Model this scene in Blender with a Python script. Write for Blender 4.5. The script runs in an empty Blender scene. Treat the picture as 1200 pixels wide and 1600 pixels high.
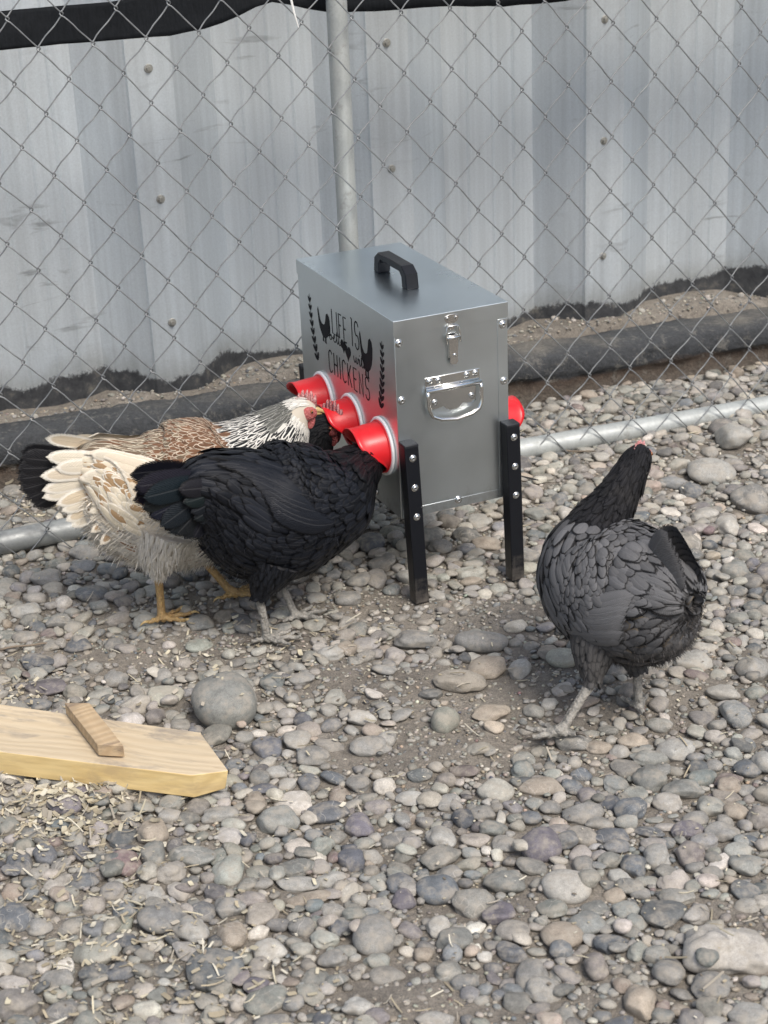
import bpy, bmesh, math, random
import numpy as np
from math import sin, cos, pi, radians as R
from mathutils import Vector, Matrix, noise
rng = np.random.default_rng(7)
random.seed(7)
C = bpy.context.scene.collection
scn = bpy.context.scene

# ------------------------------------------------------------------ camera, light, exposure
F_PX, PITCH, ROLL, CAM_H = 2801.6, 23.9115, -2.5887, 1.351
cd = bpy.data.cameras.new('camera'); cam = bpy.data.objects.new('camera', cd); C.objects.link(cam)
cd.sensor_fit = 'VERTICAL'; cd.sensor_height = 36.0; cd.lens = F_PX / 1600 * 36.0
cd.clip_start = .05; cd.clip_end = 500
th, ro = R(PITCH), R(ROLL)
fw = Vector((0, cos(th), -sin(th))); r0 = Vector((1, 0, 0)); u0 = r0.cross(fw)
cr = cos(ro) * r0 + sin(ro) * u0; cu = -sin(ro) * r0 + cos(ro) * u0
cam.matrix_world = Matrix(((cr.x, cu.x, -fw.x, 0), (cr.y, cu.y, -fw.y, 0), (cr.z, cu.z, -fw.z, CAM_H), (0, 0, 0, 1)))
cd.dof.use_dof = True; cd.dof.focus_distance = 2.75; cd.dof.aperture_fstop = 9.0
scn.camera = cam
CAMO = np.array([0, 0, CAM_H]); FW = np.array(fw); CR = np.array(cr); CU = np.array(cu)
def at(x, y, z=0.0):
    """the place on the level z that shows at a given spot of the photograph (used to survey the ground)"""
    d = FW * F_PX + CR * (x - 600) - CU * (y - 800)
    return CAMO + d * ((z - CAM_H) / d[2])

w = bpy.data.worlds.new('World'); scn.world = w; w.use_nodes = True
nt = w.node_tree; bg = nt.nodes['Background']
sky = nt.nodes.new('ShaderNodeTexSky'); sky.sky_type = 'NISHITA'; sky.sun_disc = False
SUN_EL, SUN_AZ = 52.0, 150.0          # azimuth clockwise from +Y
sky.sun_elevation = R(SUN_EL); sky.sun_rotation = R(SUN_AZ)
sky.air_density = 1.0; sky.dust_density = 3.5; sky.ozone_density = 1.0
nt.links.new(sky.outputs[0], bg.inputs[0]); bg.inputs[1].default_value = 0.105
sl = bpy.data.lights.new('sun', 'SUN'); sun = bpy.data.objects.new('sun', sl); C.objects.link(sun)
sl.energy = 1.85; sl.angle = R(20); sl.color = (1.0, .955, .895)
az = R(SUN_AZ); el = R(SUN_EL)
sd = Vector((sin(az) * cos(el), cos(az) * cos(el), sin(el)))
sun.rotation_euler = sd.to_track_quat('Z', 'Y').to_euler()
vs = scn.view_settings
vs.view_transform = 'Standard'; vs.look = 'None'; vs.gamma = 1; vs.use_curve_mapping = False; vs.exposure = 0.62

# ------------------------------------------------------------------ frames
YW = R(20.3)
U = np.array([cos(YW), sin(YW), 0]); N = np.array([-sin(YW), cos(YW), 0])
def fence_pt(u, n, z): return U * u + N * n + np.array([0, 0, z])
def to_un(x, y): return x * U[0] + y * U[1], x * N[0] + y * N[1]

# ------------------------------------------------------------------ object helpers
def tag(o, label=None, cat=None, group=None, kind=None):
    for k, v in (('label', label), ('category', cat), ('group', group), ('kind', kind)):
        if v: o[k] = v
    return o
def empty(name, loc=(0, 0, 0), rz=0):
    o = bpy.data.objects.new(name, None); C.objects.link(o); o.location = loc; o.rotation_euler = (0, 0, rz); o.empty_display_size = .05
    return o
def link(name, me, mat=None, parent=None):
    o = bpy.data.objects.new(name, me); C.objects.link(o)
    if mat and not len(me.materials): me.materials.append(mat)
    if parent: o.parent = parent
    return o
def mesh_np(name, V, Fq, smooth=True, uv=None, cols=None):
    """V (n,3), Fq (m,k) equal-sided faces; uv per vertex (n,2); cols {name: (n,4)} per vertex"""
    V = np.asarray(V, dtype=np.float32); Fq = np.asarray(Fq, dtype=np.int32)
    me = bpy.data.meshes.new(name); k = Fq.shape[1]
    me.vertices.add(len(V)); me.vertices.foreach_set('co', V.ravel())
    me.loops.add(Fq.size); me.loops.foreach_set('vertex_index', Fq.ravel())
    me.polygons.add(len(Fq)); me.polygons.foreach_set('loop_start', np.arange(0, Fq.size, k, dtype=np.int32))
    me.polygons.foreach_set('use_smooth', np.full(len(Fq), smooth))
    me.update(calc_edges=True)
    if uv is not None:
        l = me.uv_layers.new(name='UVMap'); l.data.foreach_set('uv', np.asarray(uv, dtype=np.float32)[Fq.ravel()].ravel())
    for n, c in (cols or {}).items():
        a = me.color_attributes.new(n, 'FLOAT_COLOR', 'POINT'); a.data.foreach_set('color', np.asarray(c, dtype=np.float32).ravel())
    return me
def bm_obj(name, bm, mat, parent=None, smooth=False, bevel=0, seg=2, sub=0):
    bmesh.ops.recalc_face_normals(bm, faces=bm.faces)
    me = bpy.data.meshes.new(name); bm.to_mesh(me); bm.free()
    for p in me.polygons: p.use_smooth = smooth
    o = link(name, me, mat, parent)
    if bevel:
        b = o.modifiers.new('b', 'BEVEL'); b.width = bevel; b.segments = seg; b.limit_method = 'ANGLE'; b.angle_limit = R(35)
        for p in me.polygons: p.use_smooth = True
        me.set_sharp_from_angle(angle=R(40)) if hasattr(me, 'set_sharp_from_angle') else None
    if sub:
        s = o.modifiers.new('s', 'SUBSURF'); s.levels = s.render_levels = sub
    return o
def box(bm, x0, x1, y0, y1, z0, z1, M=None):
    r = bmesh.ops.create_cube(bm, size=1)
    m = Matrix.Translation(((x0 + x1) / 2, (y0 + y1) / 2, (z0 + z1) / 2)) @ Matrix.Diagonal((x1 - x0, y1 - y0, z1 - z0, 1))
    bmesh.ops.transform(bm, matrix=(M @ m) if M else m, verts=r['verts']); return r['verts']
def tube(bm, pts, rads, seg=10, cap=True):
    pts = [Vector(p) for p in pts]
    if not hasattr(rads, '__len__'): rads = [rads] * len(pts)
    t0 = (pts[1] - pts[0]).normalized()
    a = t0.orthogonal().normalized(); rings = []
    for i, p in enumerate(pts):
        t = (pts[min(i + 1, len(pts) - 1)] - pts[max(i - 1, 0)]).normalized()
        a = (a - t * a.dot(t)).normalized(); b = t.cross(a)
        rings.append([bm.verts.new(p + (a * cos(2 * pi * k / seg) + b * sin(2 * pi * k / seg)) * rads[i]) for k in range(seg)])
    for i in range(len(rings) - 1):
        for k in range(seg):
            bm.faces.new((rings[i][k], rings[i][(k + 1) % seg], rings[i + 1][(k + 1) % seg], rings[i + 1][k]))
    if cap: bm.faces.new(rings[0][::-1]); bm.faces.new(rings[-1])
def lathe(bm, prof, M, seg=24):
    """profile of (radius, height) turned about local Z"""
    rings = []
    for r, h in prof:
        if r < 1e-6: rings.append([bm.verts.new(M @ Vector((0, 0, h)))])
        else: rings.append([bm.verts.new(M @ Vector((r * cos(2 * pi * k / seg), r * sin(2 * pi * k / seg), h))) for k in range(seg)])
    for A, B in zip(rings, rings[1:]):
        for k in range(seg):
            k2 = (k + 1) % seg
            if len(A) == 1 and len(B) == 1: continue
            if len(A) == 1: bm.faces.new((A[0], B[k], B[k2]))
            elif len(B) == 1: bm.faces.new((A[k], A[k2], B[0]))
            else: bm.faces.new((A[k], A[k2], B[k2], B[k]))

# ------------------------------------------------------------------ material helpers
def mat(name, col=(.5, .5, .5), rough=.6, metal=0, **kw):
    m = bpy.data.materials.new(name); m.use_nodes = True
    b = m.node_tree.nodes['Principled BSDF']
    b.inputs['Base Color'].default_value = (*col, 1); b.inputs['Roughness'].default_value = rough; b.inputs['Metallic'].default_value = metal
    for k, v in kw.items(): b.inputs[k.replace('_', ' ')].default_value = v
    return m
class NG:
    """tiny node-tree writer"""
    def __init__(s, m): s.t = m.node_tree; s.b = s.t.nodes['Principled BSDF']
    def n(s, typ, **kw):
        x = s.t.nodes.new(typ)
        for k, v in kw.items(): setattr(x, k, v)
        return x
    def l(s, a, b): s.t.links.new(a, b)
    def coord(s, which='Object', scale=(1, 1, 1), src=None):
        if src is None: src = s.n('ShaderNodeTexCoord').outputs[which]
        m = s.n('ShaderNodeMapping'); m.inputs['Scale'].default_value = scale; s.l(src, m.inputs[0]); return m.outputs[0]
    def noise(s, vec, scale, detail=4, rough=.55, dist=0):
        x = s.n('ShaderNodeTexNoise'); x.inputs['Scale'].default_value = scale; x.inputs['Detail'].default_value = detail
        x.inputs['Roughness'].default_value = rough; x.inputs['Distortion'].default_value = dist
        if vec is not None: s.l(vec, x.inputs['Vector'])
        return x.outputs['Fac']
    def ramp(s, f, stops):
        x = s.n('ShaderNodeValToRGB'); e = x.color_ramp.elements
        while len(e) < len(stops): e.new(.5)
        for q, (p, c) in zip(e, stops):
            q.position = p; q.color = (*c, 1) if hasattr(c, '__len__') else (c, c, c, 1)
        s.l(f, x.inputs[0]); return x.outputs[0]
    def mix(s, f, a, b, mode='MIX'):
        x = s.n('ShaderNodeMix', data_type='RGBA', blend_type=mode)
        for v, i in ((f, 0), (a, 6), (b, 7)):
            if hasattr(v, 'links'): s.l(v, x.inputs[i])
            elif hasattr(v, '__len__'): x.inputs[i].default_value = (*v[:3], 1)
            else: x.inputs[i].default_value = v if i == 0 else (v, v, v, 1)
        return x.outputs[2]
    def math(s, op, a, b=0.0, c=None):
        x = s.n('ShaderNodeMath', operation=op)
        for v, i in ((a, 0), (b, 1), (c, 2)):
            if v is None: continue
            if hasattr(v, 'links'): s.l(v, x.inputs[i])
            else: x.inputs[i].default_value = v
        return x.outputs[0]
    def bump(s, h, strength=.3, dist=.002, normal=None):
        x = s.n('ShaderNodeBump'); x.inputs['Strength'].default_value = strength; x.inputs['Distance'].default_value = dist
        s.l(h, x.inputs['Height'])
        if normal is not None: s.l(normal, x.inputs['Normal'])
        return x.outputs[0]
    def out(s, col=None, rough=None, normal=None, metal=None):
        if col is not None: s.l(col, s.b.inputs['Base Color'])
        if rough is not None: s.l(rough, s.b.inputs['Roughness'])
        if normal is not None: s.l(normal, s.b.inputs['Normal'])
        if metal is not None: s.l(metal, s.b.inputs['Metallic'])

# ---- dirt
M_dirt = mat('dirt', (.2, .18, .15), .95)
g = NG(M_dirt); pc = g.n('ShaderNodeNewGeometry').outputs['Position']
n1 = g.noise(pc, 6, 5); n2 = g.noise(pc, 90, 5, .7); n3 = g.noise(pc, 420, 3, .7)
c = g.ramp(n1, [(.3, (.185, .165, .138)), (.55, (.255, .228, .19)), (.75, (.31, .282, .24))])
c = g.mix(.75, c, g.ramp(n2, [(.3, .55), (.7, 1.25)]), 'MULTIPLY')
c = g.mix(.7, c, g.ramp(n3, [(.35, .6), (.65, 1.3)]), 'MULTIPLY')
hh = g.math('ADD', g.math('MULTIPLY', n2, 1.0), g.math('MULTIPLY', n3, .5))
g.out(c, None, g.bump(hh, .9, .006))
# ---- stone, colour from object or attribute
def stone_mat(name, from_object, special=None):
    m = mat(name, (.3, .3, .3), .78); g = NG(m)
    geo = g.n('ShaderNodeNewGeometry').outputs['Position']
    if from_object:
        oi = g.n('ShaderNodeObjectInfo'); col = oi.outputs['Color']; rnd = oi.outputs['Random']
    else:
        a = g.n('ShaderNodeAttribute', attribute_name='col'); col = a.outputs['Color']; rnd = a.outputs['Alpha']
    v = g.n('ShaderNodeVectorMath', operation='ADD'); cx = g.n('ShaderNodeCombineXYZ')
    g.l(g.math('MULTIPLY', rnd, 37.0), cx.inputs[0]); g.l(g.math('MULTIPLY', rnd, 91.0), cx.inputs[2])
    g.l(geo, v.inputs[0]); g.l(cx.outputs[0], v.inputs[1]); p = v.outputs[0]
    big = g.noise(p, 34, 4, .6, .4); mid = g.noise(p, 160, 4, .7); fine = g.noise(p, 900, 2, .7)
    c = g.mix(.8, col, g.ramp(big, [(.28, .68), (.5, 1.0), (.74, 1.3)]), 'MULTIPLY')
    c = g.mix(.6, c, g.ramp(mid, [(.32, .7), (.66, 1.25)]), 'MULTIPLY')
    c = g.mix(.7, c, g.ramp(fine, [(.33, .66), (.5, 1.0), (.68, 1.32)]), 'MULTIPLY')
    # pale mineral veins on some stones
    vn = g.noise(p, 26, 2, .4, 1.6)
    vein = g.ramp(vn, [(.485, 0), (.5, 1), (.515, 0)])
    some = g.ramp(g.math('FRACT', g.math('MULTIPLY', rnd, 17.3)), [(.72, 0), (.8, .55)])
    c = g.mix(g.math('MULTIPLY', vein, some), c, (.5, .47, .42))
    # dried dust lying in blotches
    du = g.noise(p, 48, 5, .7)
    c = g.mix(g.ramp(du, [(.46, 0), (.62, .58)]), c, (.36, .325, .27))
    h = g.math('ADD', g.math('MULTIPLY', mid, .6), g.math('MULTIPLY', fine, .35))
    rg = g.ramp(du, [(.3, .55), (.6, .9)])
    g.out(c, rg, g.bump(h, .5, .0012)); return m
M_stone_o = stone_mat('river_stone', True); M_stone_a = stone_mat('river_gravel', False)

def streaked_metal(name, a, b, metal, rough, warm=None):
    m = mat(name, a, rough, metal); g = NG(m)
    oc = g.coord('Object', (1, 1, 1)); st = g.coord('Object', (60, 60, 1.1)); st2 = g.coord('Object', (9, 9, .5))
    n1 = g.noise(st, 1, 4, .65); n2 = g.noise(st2, 1, 3); n3 = g.noise(oc, 260, 4, .75); n4 = g.noise(oc, 3, 4)
    c = g.mix(n4, a, b)
    c = g.mix(.55, c, g.ramp(n1, [(.3, .8), (.7, 1.16)]), 'MULTIPLY')
    c = g.mix(.6, c, g.ramp(n2, [(.3, .84), (.7, 1.12)]), 'MULTIPLY')
    c = g.mix(.5, c, g.ramp(n3, [(.3, .8), (.7, 1.15)]), 'MULTIPLY')
    return m, g, c, n3
# ---- corrugated wall sheet (aged zinc, tar at its foot, scuffs)
M_wall, g, c, n3 = streaked_metal('aged_zinc_sheet', (.48, .54, .59), (.61, .645, .655), .42, .40)
oc = g.coord('Object', (1, 1, 1)); sp = g.n('ShaderNodeSeparateXYZ'); g.l(oc, sp.inputs[0])
# dark tar with a ragged upper edge
e1 = g.noise(g.coord('Object', (3.3, 3.3, .3)), 1, 1.5, .5); e2 = g.noise(g.coord('Object', (30, 30, 18)), 1, 5, .7)
edge = g.math('ADD', g.math('MULTIPLY', g.math('SUBTRACT', e1, .5), .16), g.math('MULTIPLY', g.math('SUBTRACT', e2, .5), .05))
zz = g.math('SUBTRACT', sp.outputs[2], edge)
tar = g.ramp(g.math('ADD', zz, g.math('MULTIPLY', g.math('SUBTRACT', g.noise(oc, 150, 4, .8), .5), .022)), [(.138, 1), (.145, 0)])
tc = g.ramp(g.noise(oc, 40, 5, .7), [(.3, (.018, .02, .023)), (.55, (.045, .047, .05)), (.72, (.12, .115, .10))])
dirtyfoot = g.ramp(g.math('ADD', zz, g.math('MULTIPLY', g.noise(oc, 25, 5, .7), .05)), [(.160, (.62, .60, .56)), (.215, (1, 1, 1))])
c = g.mix(.8, c, dirtyfoot, 'MULTIPLY')
sw = g.coord('Object', (5, 5, 30)); scn1 = g.noise(sw, 1, 4, .6, 1.0)
gate = g.noise(oc, 2.4, 2)
scuff = g.math('MULTIPLY', g.ramp(scn1, [(.60, 0), (.70, .6)]), g.ramp(gate, [(.5, 0), (.6, 1)]))
c = g.mix(scuff, c, (.16, .165, .17))
c = g.mix(tar, c, tc)
g.out(c, g.mix(tar, .45, .85), g.bump(g.math('ADD', n3, g.math('MULTIPLY', g.math('MULTIPLY', tar, g.noise(oc, 90, 4)), 4)), .25, .0015), g.mix(tar, .45, 0))
# ---- galvanised tube
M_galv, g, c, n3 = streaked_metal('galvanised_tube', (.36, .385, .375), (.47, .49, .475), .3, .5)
sc = g.noise(g.coord('Object', (1, 1, 1)), 22, 5, .7)
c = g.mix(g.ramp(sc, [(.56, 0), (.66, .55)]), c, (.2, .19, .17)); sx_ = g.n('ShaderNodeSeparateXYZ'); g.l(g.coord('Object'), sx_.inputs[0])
left_dark = g.ramp(g.math('ADD', g.math('MULTIPLY', sx_.outputs[0], -1.0), g.math('MULTIPLY', sc, .3)), [(.45, 0), (.85, .8)])  # tube colour turns darker grey towards its left end
c = g.mix(left_dark, c, (.13, .135, .14)); g.out(c, g.ramp(sc, [(.4, .36), (.65, .7)]), g.bump(n3, .3, .001))
M_wire = mat('galvanised_wire', (.30, .315, .32), .45, .7); g = NG(M_wire)
n_ = g.noise(g.coord('Object'), 60, 3); g.out(g.mix(n_, (.15, .16, .165), (.40, .41, .41)), g.ramp(n_, [(.3, .38), (.7, .6)]))
# ---- rusty beam
M_beam = mat('weathered_steel_beam', (.1, .1, .1), .85); g = NG(M_beam)
oc = g.coord('Object'); sp = g.n('ShaderNodeSeparateXYZ'); g.l(oc, sp.inputs[0])
nb = g.noise(g.coord('Object', (4, 4, 14)), 1, 5, .7); nf = g.noise(oc, 130, 5, .75)
zz = g.math('ADD', sp.outputs[2], g.math('MULTIPLY', g.math('SUBTRACT', nb, .5), .05))
c = g.ramp(zz, [(.012, (.12, .10, .08)), (.046, (.075, .052, .038)), (.054, (.035, .038, .042)), (.100, (.06, .064, .068)), (.112, (.17, .158, .135))])
c = g.mix(.8, c, g.ramp(nf, [(.3, .5), (.7, 1.5)]), 'MULTIPLY')
c = g.mix(g.ramp(g.noise(oc, 30, 5, .8), [(.54, 0), (.64, .6)]), c, (.22, .21, .185))
g.out(c, None, g.bump(g.math('ADD', nf, g.noise(oc, 26, 5, .7)), .9, .008))
# ---- feeder metals
def brushed(name, col, rough, metal=1.0):
    m = mat(name, col, rough, metal); g = NG(m)
    n1 = g.noise(g.coord('Object', (3, 3, 240)), 1, 2); n2 = g.noise(g.coord('Object'), 7, 4, .6); n3 = g.noise(g.coord('Object'), 300, 3)
    c = g.mix(.5, col, g.ramp(n2, [(.3, .88), (.7, 1.08)]), 'MULTIPLY')
    if 'sheet' in name:
        sz_ = g.n('ShaderNodeSeparateXYZ'); g.l(g.coord('Object'), sz_.inputs[0]); sm_ = g.noise(g.coord('Object'), 34, 5, .75)
        dd_ = g.math('ADD', g.math('MULTIPLY', sz_.outputs[2], -5.0), sm_)
        c = g.mix(g.ramp(dd_, [(-.1, 0), (.0, .0)]) if False else g.ramp(g.math('ADD', dd_, .75), [(.42, 0), (.72, .45)]), c, (.24, .22, .19))
    g.out(c, g.ramp(n2, [(.3, rough * .88), (.7, rough * 1.15)]), g.bump(g.math('ADD', n1, g.math('MULTIPLY', n3, .3)), .06, .0006)); return m
M_box = brushed('galvanised_sheet', (.64, .69, .71), .34)
M_lid = brushed('galvanised_lid', (.55, .62, .67), .29)
M_chrome = brushed('chromed_steel', (.72, .72, .70), .14)
M_screw = brushed('screw_steel', (.75, .75, .73), .22)
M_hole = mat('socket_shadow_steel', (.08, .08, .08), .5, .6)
M_blackm = mat('black_powder_coat', (.007, .008, .011), .42, 0, Specular_IOR_Level=.3)
g = NG(M_blackm); sz_ = g.n('ShaderNodeSeparateXYZ'); g.l(g.coord('Object'), sz_.inputs[0]); sm_ = g.noise(g.coord('Object'), 60, 5, .75)
g.out(g.mix(g.ramp(g.math('ADD', g.math('MULTIPLY', sz_.outputs[2], -7.0), sm_), [(.20, 0), (.60, .5)]), (.007, .008, .011), (.19, .17, .145)))
M_capm = mat('black_plastic_cap', (.014, .016, .02), .5, 0, Specular_IOR_Level=.35)
M_plastic = mat('black_plastic_handle', (.008, .009, .012), .4, 0, Specular_IOR_Level=.3)
M_red = mat('red_plastic', (.62, .012, .014), .32, 0, Subsurface_Weight=.08)
g = NG(M_red); n_ = g.noise(g.coord('Object'), 40, 4); g.out(g.mix(n_, (.58, .010, .016), (.68, .016, .022)), g.ramp(n_, [(.3, .26), (.7, .42)]))
M_white = mat('white_plastic_ring', (.90, .90, .88), .35)
M_ink = mat('black_vinyl_print', (.006, .008, .012), .55, 0, Specular_IOR_Level=.15)
M_tarp = mat('black_shade_cloth', (.008, .009, .011), .8); g = NG(M_tarp); g.b.inputs['Specular IOR Level'].default_value = .12
tn = g.noise(g.coord('Object', (300, 300, 20)), 1, 3); g.out(g.mix(tn, (.004, .005, .006), (.016, .018, .021)), None, g.bump(g.noise(g.coord('Object'), 22, 4), .5, .01))
M_ziptie = mat('white_nylon', (.75, .75, .72), .45)
# ---- wood
def wood(name, dark, light, stain, scale=(3, 60, 60)):
    m = mat(name, light, .7); g = NG(m)
    oc = g.coord('Object', scale); n0 = g.noise(oc, 1, 5, .6, .6)
    wv = g.n('ShaderNodeTexWave', wave_type='BANDS', bands_direction='Y'); wv.inputs['Scale'].default_value = 22; wv.inputs['Distortion'].default_value = 11
    wv.inputs['Detail'].default_value = 3; wv.inputs['Detail Scale'].default_value = .6
    g.l(g.coord('Object', (.5, 1, 2.2)), wv.inputs[0])
    c = g.mix(g.math('MULTIPLY', wv.outputs['Fac'], .45), light, dark)
    c = g.mix(.7, c, g.ramp(n0, [(.3, .8), (.7, 1.12)]), 'MULTIPLY')
    kn = g.n('ShaderNodeTexVoronoi', distance='EUCLIDEAN'); kn.inputs['Scale'].default_value = 1; g.l(g.coord('Object', (5.5, 13, 13)), kn.inputs['Vector'])
    c = g.mix(g.ramp(kn.outputs['Distance'], [(.05, .85), (.09, 0)]), c, (.16, .09, .04))
    s1 = g.noise(g.coord('Object', (7, 26, 26)), 1, 5, .7, .5)
    c = g.mix(g.ramp(s1, [(.52, 0), (.66, .75)]), c, stain)
    g.out(c, None, g.bump(g.math('ADD', wv.outputs['Fac'], n0), .3, .0012)); return m
M_wood = wood('pine_board', (.50, .39, .25), (.62, .51, .35), (.25, .22, .19))
M_wood_side = wood('pine_board_fresh_edge', (.52, .36, .14), (.68, .52, .25), (.46, .34, .18))
M_batten = wood('pine_batten', (.36, .24, .13), (.52, .39, .24), (.20, .15, .11), (60, 3, 60))

# ------------------------------------------------------------------ ground
PATCH = []
for px, py, rx, ry, k in ((560, 940, .17, .08, .9), (700, 1140, .20, .13, .88), (820, 1075, .15, .13, .88), (640, 1540, .10, .06, .85), (750, 965, .14, .07, .9),
          (1080, 1080, .12, .07, .85), (180, 1010, .25, .07, .8), (600, 1180, .13, .06, .75), (1150, 700, .2, .08, .6), (820, 1390, .08, .04, .6), (660, 1060, .16, .07, .9),
          (560, 1050, .12, .07, .8), (440, 1000, .14, .06, .8), (680, 1400, .06, .05, .5), (100, 780, .3, .08, .7), (1130, 1420, .06, .04, .6), (340, 930, .2, .06, .6), (760, 1580, .10, .03, .8)):
    c_ = at(px, py); PATCH.append((c_[0], c_[1], rx, ry, k))
def bare(x, y):
    """1 where stones lie thick, towards 0 where trodden dirt shows"""
    w_ = 1.0
    xx = x + .02 * np.sin(y * 37 + 1) + .012 * np.sin(x * 71); yy = y + .015 * np.sin(x * 43 + 2)
    for cx_, cy_, rx, ry, k in PATCH: w_ = np.minimum(w_, 1 - k * np.exp(-(((xx - cx_) / rx) ** 2 + ((yy - cy_) / ry) ** 2) * 1.1))
    return w_
def ground_z(x, y):
    x = np.asarray(x, dtype=float); y = np.asarray(y, dtype=float)
    u, n = to_un(x, y)
    z = -.012 + .006 * np.sin(x * 5.1 + 1.3) * np.cos(y * 4.3 + .4) + .004 * np.sin(x * 13 + y * 9) + .0025 * np.sin(x * 31 - y * 27 + 2)
    z += .010 * np.clip((n - 2.9) / .35, 0, 1)
    z += .008 * (1 - bare(x, y))
    b = np.clip((n - 3.345) / .03, 0, 1); b = b * b * (3 - 2 * b)
    top = .097 + .008 * np.sin(u * 7 + 1) + .006 * np.sin(u * 19)
    z = z * (1 - b) + b * (top + .08 * np.clip(n - 3.36, 0, .1))
    return z
def sheet(name, xs, ys, off=0.0):
    X, Y = np.meshgrid(xs, ys); Z = ground_z(X, Y) + off
    for_n = np.array([noise.noise((a * 22, b * 22, 0)) for a, b in zip(X.ravel(), Y.ravel())]).reshape(X.shape) * .004
    Z += for_n
    V = np.stack([X, Y, Z], -1).reshape(-1, 3); nx, ny = len(xs), len(ys)
    i = np.arange(ny - 1)[:, None] * nx + np.arange(nx - 1)[None]
    Fq = np.stack([i, i + 1, i + nx + 1, i + nx], -1).reshape(-1, 4)
    return mesh_np(name, V, Fq)
xs = np.concatenate([[-40, -20, -10, -5, -3], np.arange(-2.0, 2.6, .02), [3.2, 5, 10, 20, 40]])
ys = np.concatenate([[-40, -15, -5, -1, .5], np.arange(1.1, 4.6, .02), [5, 7, 12, 25, 60]])
ground = link('ground', sheet('ground', xs, ys), M_dirt); tag(ground, kind='structure', label='bare grey brown dirt of the chicken run between the river stones')

# ------------------------------------------------------------------ stones
def ico(sub):
    bm = bmesh.new(); bmesh.ops.create_icosphere(bm, subdivisions=sub, radius=1)
    V = np.array([v.co[:] for v in bm.verts]); Fq = np.array([[v.index for v in f.verts] for f in bm.faces]); bm.free(); return V, Fq
def shape_stone(V, seed, rough=1.0):
    r = np.random.default_rng(seed); V = V.copy()
    e = r.uniform(.78, 1.0)                                   # squarer than an ellipsoid
    V = np.sign(V) * np.abs(V) ** e; V /= np.max(np.linalg.norm(V, axis=1))
    o = r.uniform(0, 100, 3)
    d = np.array([noise.noise(Vector(v * .9) + Vector(o)) for v in V]) * .30 * rough
    d += np.array([noise.noise(Vector(v * 2.1) + Vector(o)) for v in V]) * .10 * rough
    V = V * (1 + d)[:, None]
    for _ in range(r.integers(0, 4)):                          # worn flats
        nrm = r.normal(size=3); nrm[2] *= .6; nrm /= np.linalg.norm(nrm); lim = r.uniform(.68, .9)
        k = V @ nrm; over = np.clip(k - lim, 0, None); V = V - nrm * (over * .8)[:, None]
    V[:, 0] *= 1 + r.uniform(-.12, .12) * V[:, 1]
    V /= np.array([np.abs(V[:, 0]).max(), np.abs(V[:, 1]).max(), np.abs(V[:, 2]).max()])
    return V
I3, F3 = ico(4); I2, F2 = ico(3); I1, F1 = ico(2); I0, F0 = ico(1)
NT = 28
T3 = [mesh_np('stone_shape', shape_stone(I3, 100 + i, 1.0 if i % 4 else 1.25), F3) for i in range(NT)]
for t in T3: t.materials.append(M_stone_o)
T2 = [shape_stone(I2, 300 + i, 1.0 if i % 3 else 1.4) for i in range(NT)]
T1 = [shape_stone(I1, 500 + i, 1.0 if i % 2 else 1.6) for i in range(NT)]
T0 = [shape_stone(I0, 700 + i, .7) for i in range(NT)]

PAL = np.array([(.235, .225, .20), (.20, .195, .18), (.15, .16, .165), (.115, .135, .15), (.29, .265, .225), (.25, .245, .225),
                (.15, .138, .146), (.215, .215, .198), (.38, .35, .30), (.27, .215, .16), (.165, .115, .11), (.175, .185, .17), (.43, .40, .35), (.085, .095, .115)])
PW = np.array([.19, .13, .075, .065, .12, .14, .035, .08, .075, .05, .010, .05, .03, .03]); PW /= PW.sum()
def pick_col(r, n=None): 
    c = PAL[r.choice(len(PAL), p=PW)] * r.uniform(.72, 1.5) * (1 + r.normal(0, .03, 3)) * (1.08, 1.06, 1.0); return c

RES = .003; GX0, GX1, GY0, GY1 = -1.45, 1.95, 1.12, 4.1
gw, gh = int((GX1 - GX0) / RES), int((GY1 - GY0) / RES)
gx = GX0 + (np.arange(gw) + .5) * RES; gy = GY0 + (np.arange(gh) + .5) * RES
GZ = ground_z(gx[None, :], gy[:, None]).astype(np.float32); HM = GZ.copy(); OCC = np.zeros((gh, gw), bool)
dens = bare(gx[None, :], gy[:, None]).astype(np.float32)
stones = []     # dict per stone
ST = []
def stamp(x, y, a, b, yaw):
    R_ = max(a, b); i0 = int((x - R_ - GX0) / RES); i1 = int((x + R_ - GX0) / RES) + 1
    j0 = int((y - R_ - GY0) / RES); j1 = int((y + R_ - GY0) / RES) + 1
    if i0 < 0 or j0 < 0 or i1 >= gw or j1 >= gh: return None
    X = gx[i0:i1][None] - x; Y = gy[j0:j1][:, None] - y; c_, s_ = cos(yaw), sin(yaw)
    q = ((X * c_ + Y * s_) / a) ** 2 + ((-X * s_ + Y * c_) / b) ** 2
    return (slice(j0, j1), slice(i0, i1)), q
def put(x, y, a, b, c, yaw, col, thr, sink=.42, force=False, special=None):
    s = stamp(x, y, a, b, yaw)
    if s is None: return False
    sl_, q = s; m = q < .82
    if not m.any(): return False
    if not force and OCC[sl_][m].mean() > thr: return False
    hm = HM[sl_]; base = float(np.mean(hm[m])) if not force else float(GZ[sl_][m].mean())
    zc = base + c * sink
    inside = q < 1
    top = zc + c * np.sqrt(np.clip(1 - q, 0, 1)) * .95
    hm[inside] = np.maximum(hm[inside], top[inside]); OCC[sl_] |= (q < .9)
    col = np.array(col, dtype=float); col = col * .62 + col.mean() * np.array((1.0, 1.0, .97)) * .38
    ST.append((x, y, zc, a, b, c, yaw, *col, 1.0 if force else 0.0)); stones.append(special)
    return True
def block(x, y, rx, ry, yaw=0):
    s = stamp(x, y, rx, ry, yaw)
    if s: OCC[s[0]] |= s[1] < 1
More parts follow.
